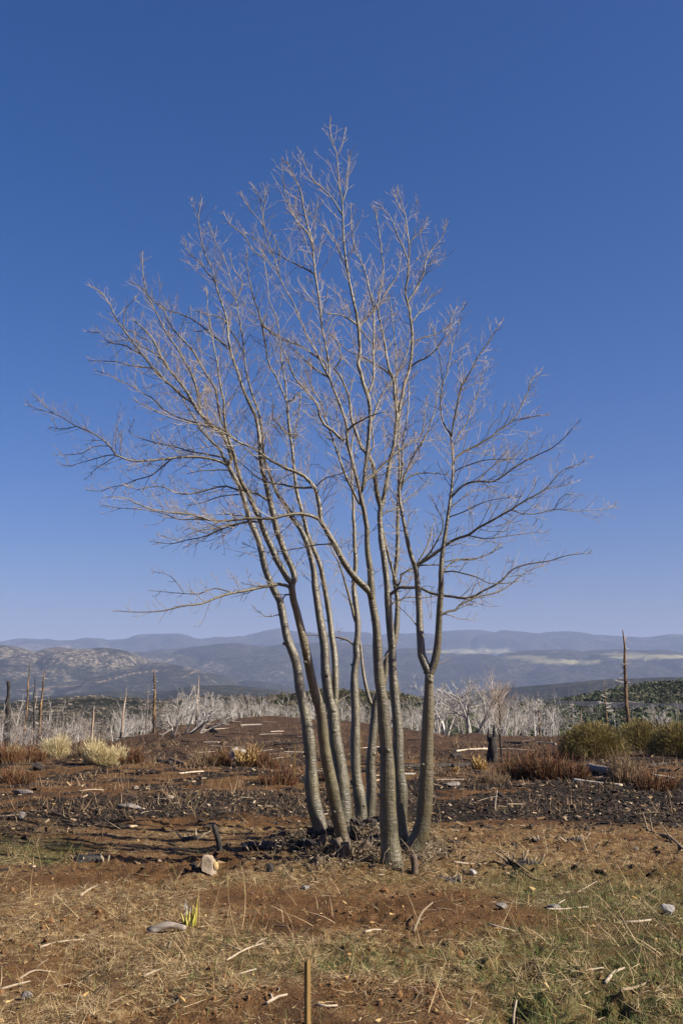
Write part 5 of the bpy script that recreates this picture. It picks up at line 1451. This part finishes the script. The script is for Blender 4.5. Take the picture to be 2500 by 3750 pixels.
# slim red-twigged young tree
p = gp(1153, 1752)
rt = empty('young_tree', p, 'slim young leafless tree with reddish twigs beside the charred stump', 'tree')
Y = p.y; tp = at(1144 * K, 1590 * K, Y) - p
mb = MB(); P, R = catmull([(0, 0, -.1), tuple(tp * .35 + Vector((-.02, 0, 0))), tuple(tp * .7), tuple(tp)], [.03, .022, .016, .008], .08); tube(mb, P, R, 8, (.5, .9), True, .1, 3)
mb.build('trunk', M['char'], rt)
mb = MB(); r_ = np.random.default_rng(77)
topz = (at(1144 * K, 1522 * K, Y) - p).z
for q in range(46):
    t = r_.uniform(.45, 1); i = int(t * (len(P) - 1)); a = r_.uniform(0, 6.28)
    L = r_.uniform(.35, .95) * (1.15 - .4 * t); d = unit(np.array([math.cos(a) * .62, math.sin(a) * .62, 1.0]))
    pts = P[i] + np.outer(np.linspace(0, L, 5), d) + np.cumsum(r_.normal(0, .012, (5, 3)), 0)
    tube(mb, pts, np.linspace(.007, .003, 5), 3, (.6, .9), False)
    for z_ in range(5):
        j = r_.integers(1, 5); dd = unit(d + r_.normal(0, .4, 3)); l2 = r_.uniform(.1, .28)
        tube(mb, pts[j] + np.outer(np.linspace(0, l2, 3), dd), np.array([.004, .003, .002]), 3, (.7, .95), False)
o = mb.build('twigs', M['twig'], rt); o['kind'] = 'stuff'

# ------------------------------------------------------------------ chaparral on the near hills, far dead poles
def chaparral(name, n, sel, label, mat, size, k=22):
    mb = MB()
    u_ = rng.uniform(-.45, .45, n * 3); y_ = np.exp(rng.uniform(math.log(76), math.log(700), n * 3)); x_ = u_ * y_
    ok = sel(u_, y_, dcol(u_)); x_, y_ = x_[ok][:n], y_[ok][:n]
    z_ = hgt(x_, y_); m_ = len(x_)
    s_ = rng.uniform(.5, 1.3, m_) * size * (.6 + y_ / 250)
    v = rng.normal(size=(m_, k, 3)); v /= np.linalg.norm(v, axis=2)[:, :, None]; v[:, :, 2] = np.abs(v[:, :, 2])
    C = np.stack([x_, y_, z_], -1)[:, None, :] + v * s_[:, None, None] * np.array([1, 1, .75]) * rng.uniform(.6, 1, (m_, k, 1))
    t1 = rng.normal(size=(m_, k, 3)); t2 = np.cross(v, t1)
    t1 = t1 / np.linalg.norm(t1, axis=2)[:, :, None]; t2 = t2 / np.linalg.norm(t2, axis=2)[:, :, None]
    q = (s_ * .34)[:, None, None]
    V = np.stack([C - t1 * q - t2 * q * .6, C + t1 * q - t2 * q * .6, C + t2 * q], 2).reshape(-1, 3)
    tn = np.repeat(np.clip(rng.normal(.45, .2, m_)[:, None] + rng.normal(0, .15, (m_, k)), 0, 1).ravel(), 3)
    mb.add(V, None, np.arange(len(V)).reshape(-1, 3), tn)
    return tag(mb.build(name, M[mat], smooth=False), label, 'scrub', kind='stuff')
chaparral('chaparral', 7500, lambda u, y, c: (c > 930) & (y > 130), 'dark green chaparral covering the right-hand slope', 'shrub', .5)
chaparral('chaparral', 4200, lambda u, y, c: (c > 430) & (c < 1010) & (y > 120) & (y < 300), 'olive green chaparral covering the knoll behind the trunks', 'olivesh', .42)
chaparral('chaparral', 5000, lambda u, y, c: (c < 640) & (y > 110), 'grey-brown scrub on the left foothill', 'drysh', .45)
mb = MB()
m_ = 650
u_ = rng.uniform(-.36, .36, m_); y_ = np.exp(rng.uniform(math.log(80), math.log(340), m_)); x_ = u_ * y_; z_ = hgt(x_, y_)
for q in range(m_):
    H = rng.uniform(.8, 3.2) * (.6 + y_[q] / 260); lx, ly = rng.normal(0, .12, 2) * H
    b0 = np.array([x_[q], y_[q], z_[q] - .2]); t0 = np.array([x_[q] + lx, y_[q] + ly, z_[q] + H])
    r = .011 * (.6 + y_[q] / 130)
    tn = float(np.clip(rng.normal(.45, .25), 0, 1))
    tube(mb, np.array([b0, (b0 + t0) / 2 + rng.normal(0, .05, 3), t0]), np.array([r, r * .8, r * .3]), 3, tn, False)
    for z2 in range(2):
        s0 = b0 + (t0 - b0) * rng.uniform(.35, .8); s1 = s0 + np.array([rng.normal(0, .25), rng.normal(0, .25), .3]) * H * .6
        tube(mb, np.array([s0, (s0 + s1) / 2, s1]), np.array([r * .6, r * .45, r * .2]), 3, tn, False)
tag(mb.build('dead_thicket', M['greytwig']), 'far slopes bristling with bleached dead stems', 'dead trees', kind='stuff')

# dark road cut along the right-hand slope
ctr = []
for q in range(40):
    dx_ = 1225 + q * 10
    d = ray(dx_ * K, (1617 + q * 0.35) * K)
    Ys = np.linspace(150, 420, 800); X = d.x / d.y * Ys; Zr = EYE + d.z / d.y * Ys
    hit = np.nonzero(Zr <= hgt(X, Ys))[0]
    Yh = Ys[hit[0]] if len(hit) else 300.0
    ctr.append((dx_, Yh))
yy_ = np.array([c[1] for c in ctr]); yy_ = np.convolve(np.pad(yy_, 4, 'edge'), np.ones(9) / 9, 'valid')
V = []
for (dx_, _), Yh in zip(ctr, yy_):
    d = ray(dx_ * K, 2560); 
    for e in (-4.5, 4.5):
        Y_ = Yh + e; x_ = d.x / d.y * Y_
        V.append((x_, Y_, float(hgt(d.x / d.y * Yh, Yh)) + 0.5 + (0.5 if e > 0 else -0.6)))
mb = MB(); mb.add(V, [(2 * i, 2 * i + 2, 2 * i + 3, 2 * i + 1) for i in range(len(ctr) - 1)])
m_road = simple_mat('road_asphalt', (0.02, 0.022, 0.024), (0.045, 0.045, 0.045), .5, .9)
tag(mb.build('road', m_road), 'dark road cut running along the green slope', 'road', kind='structure')
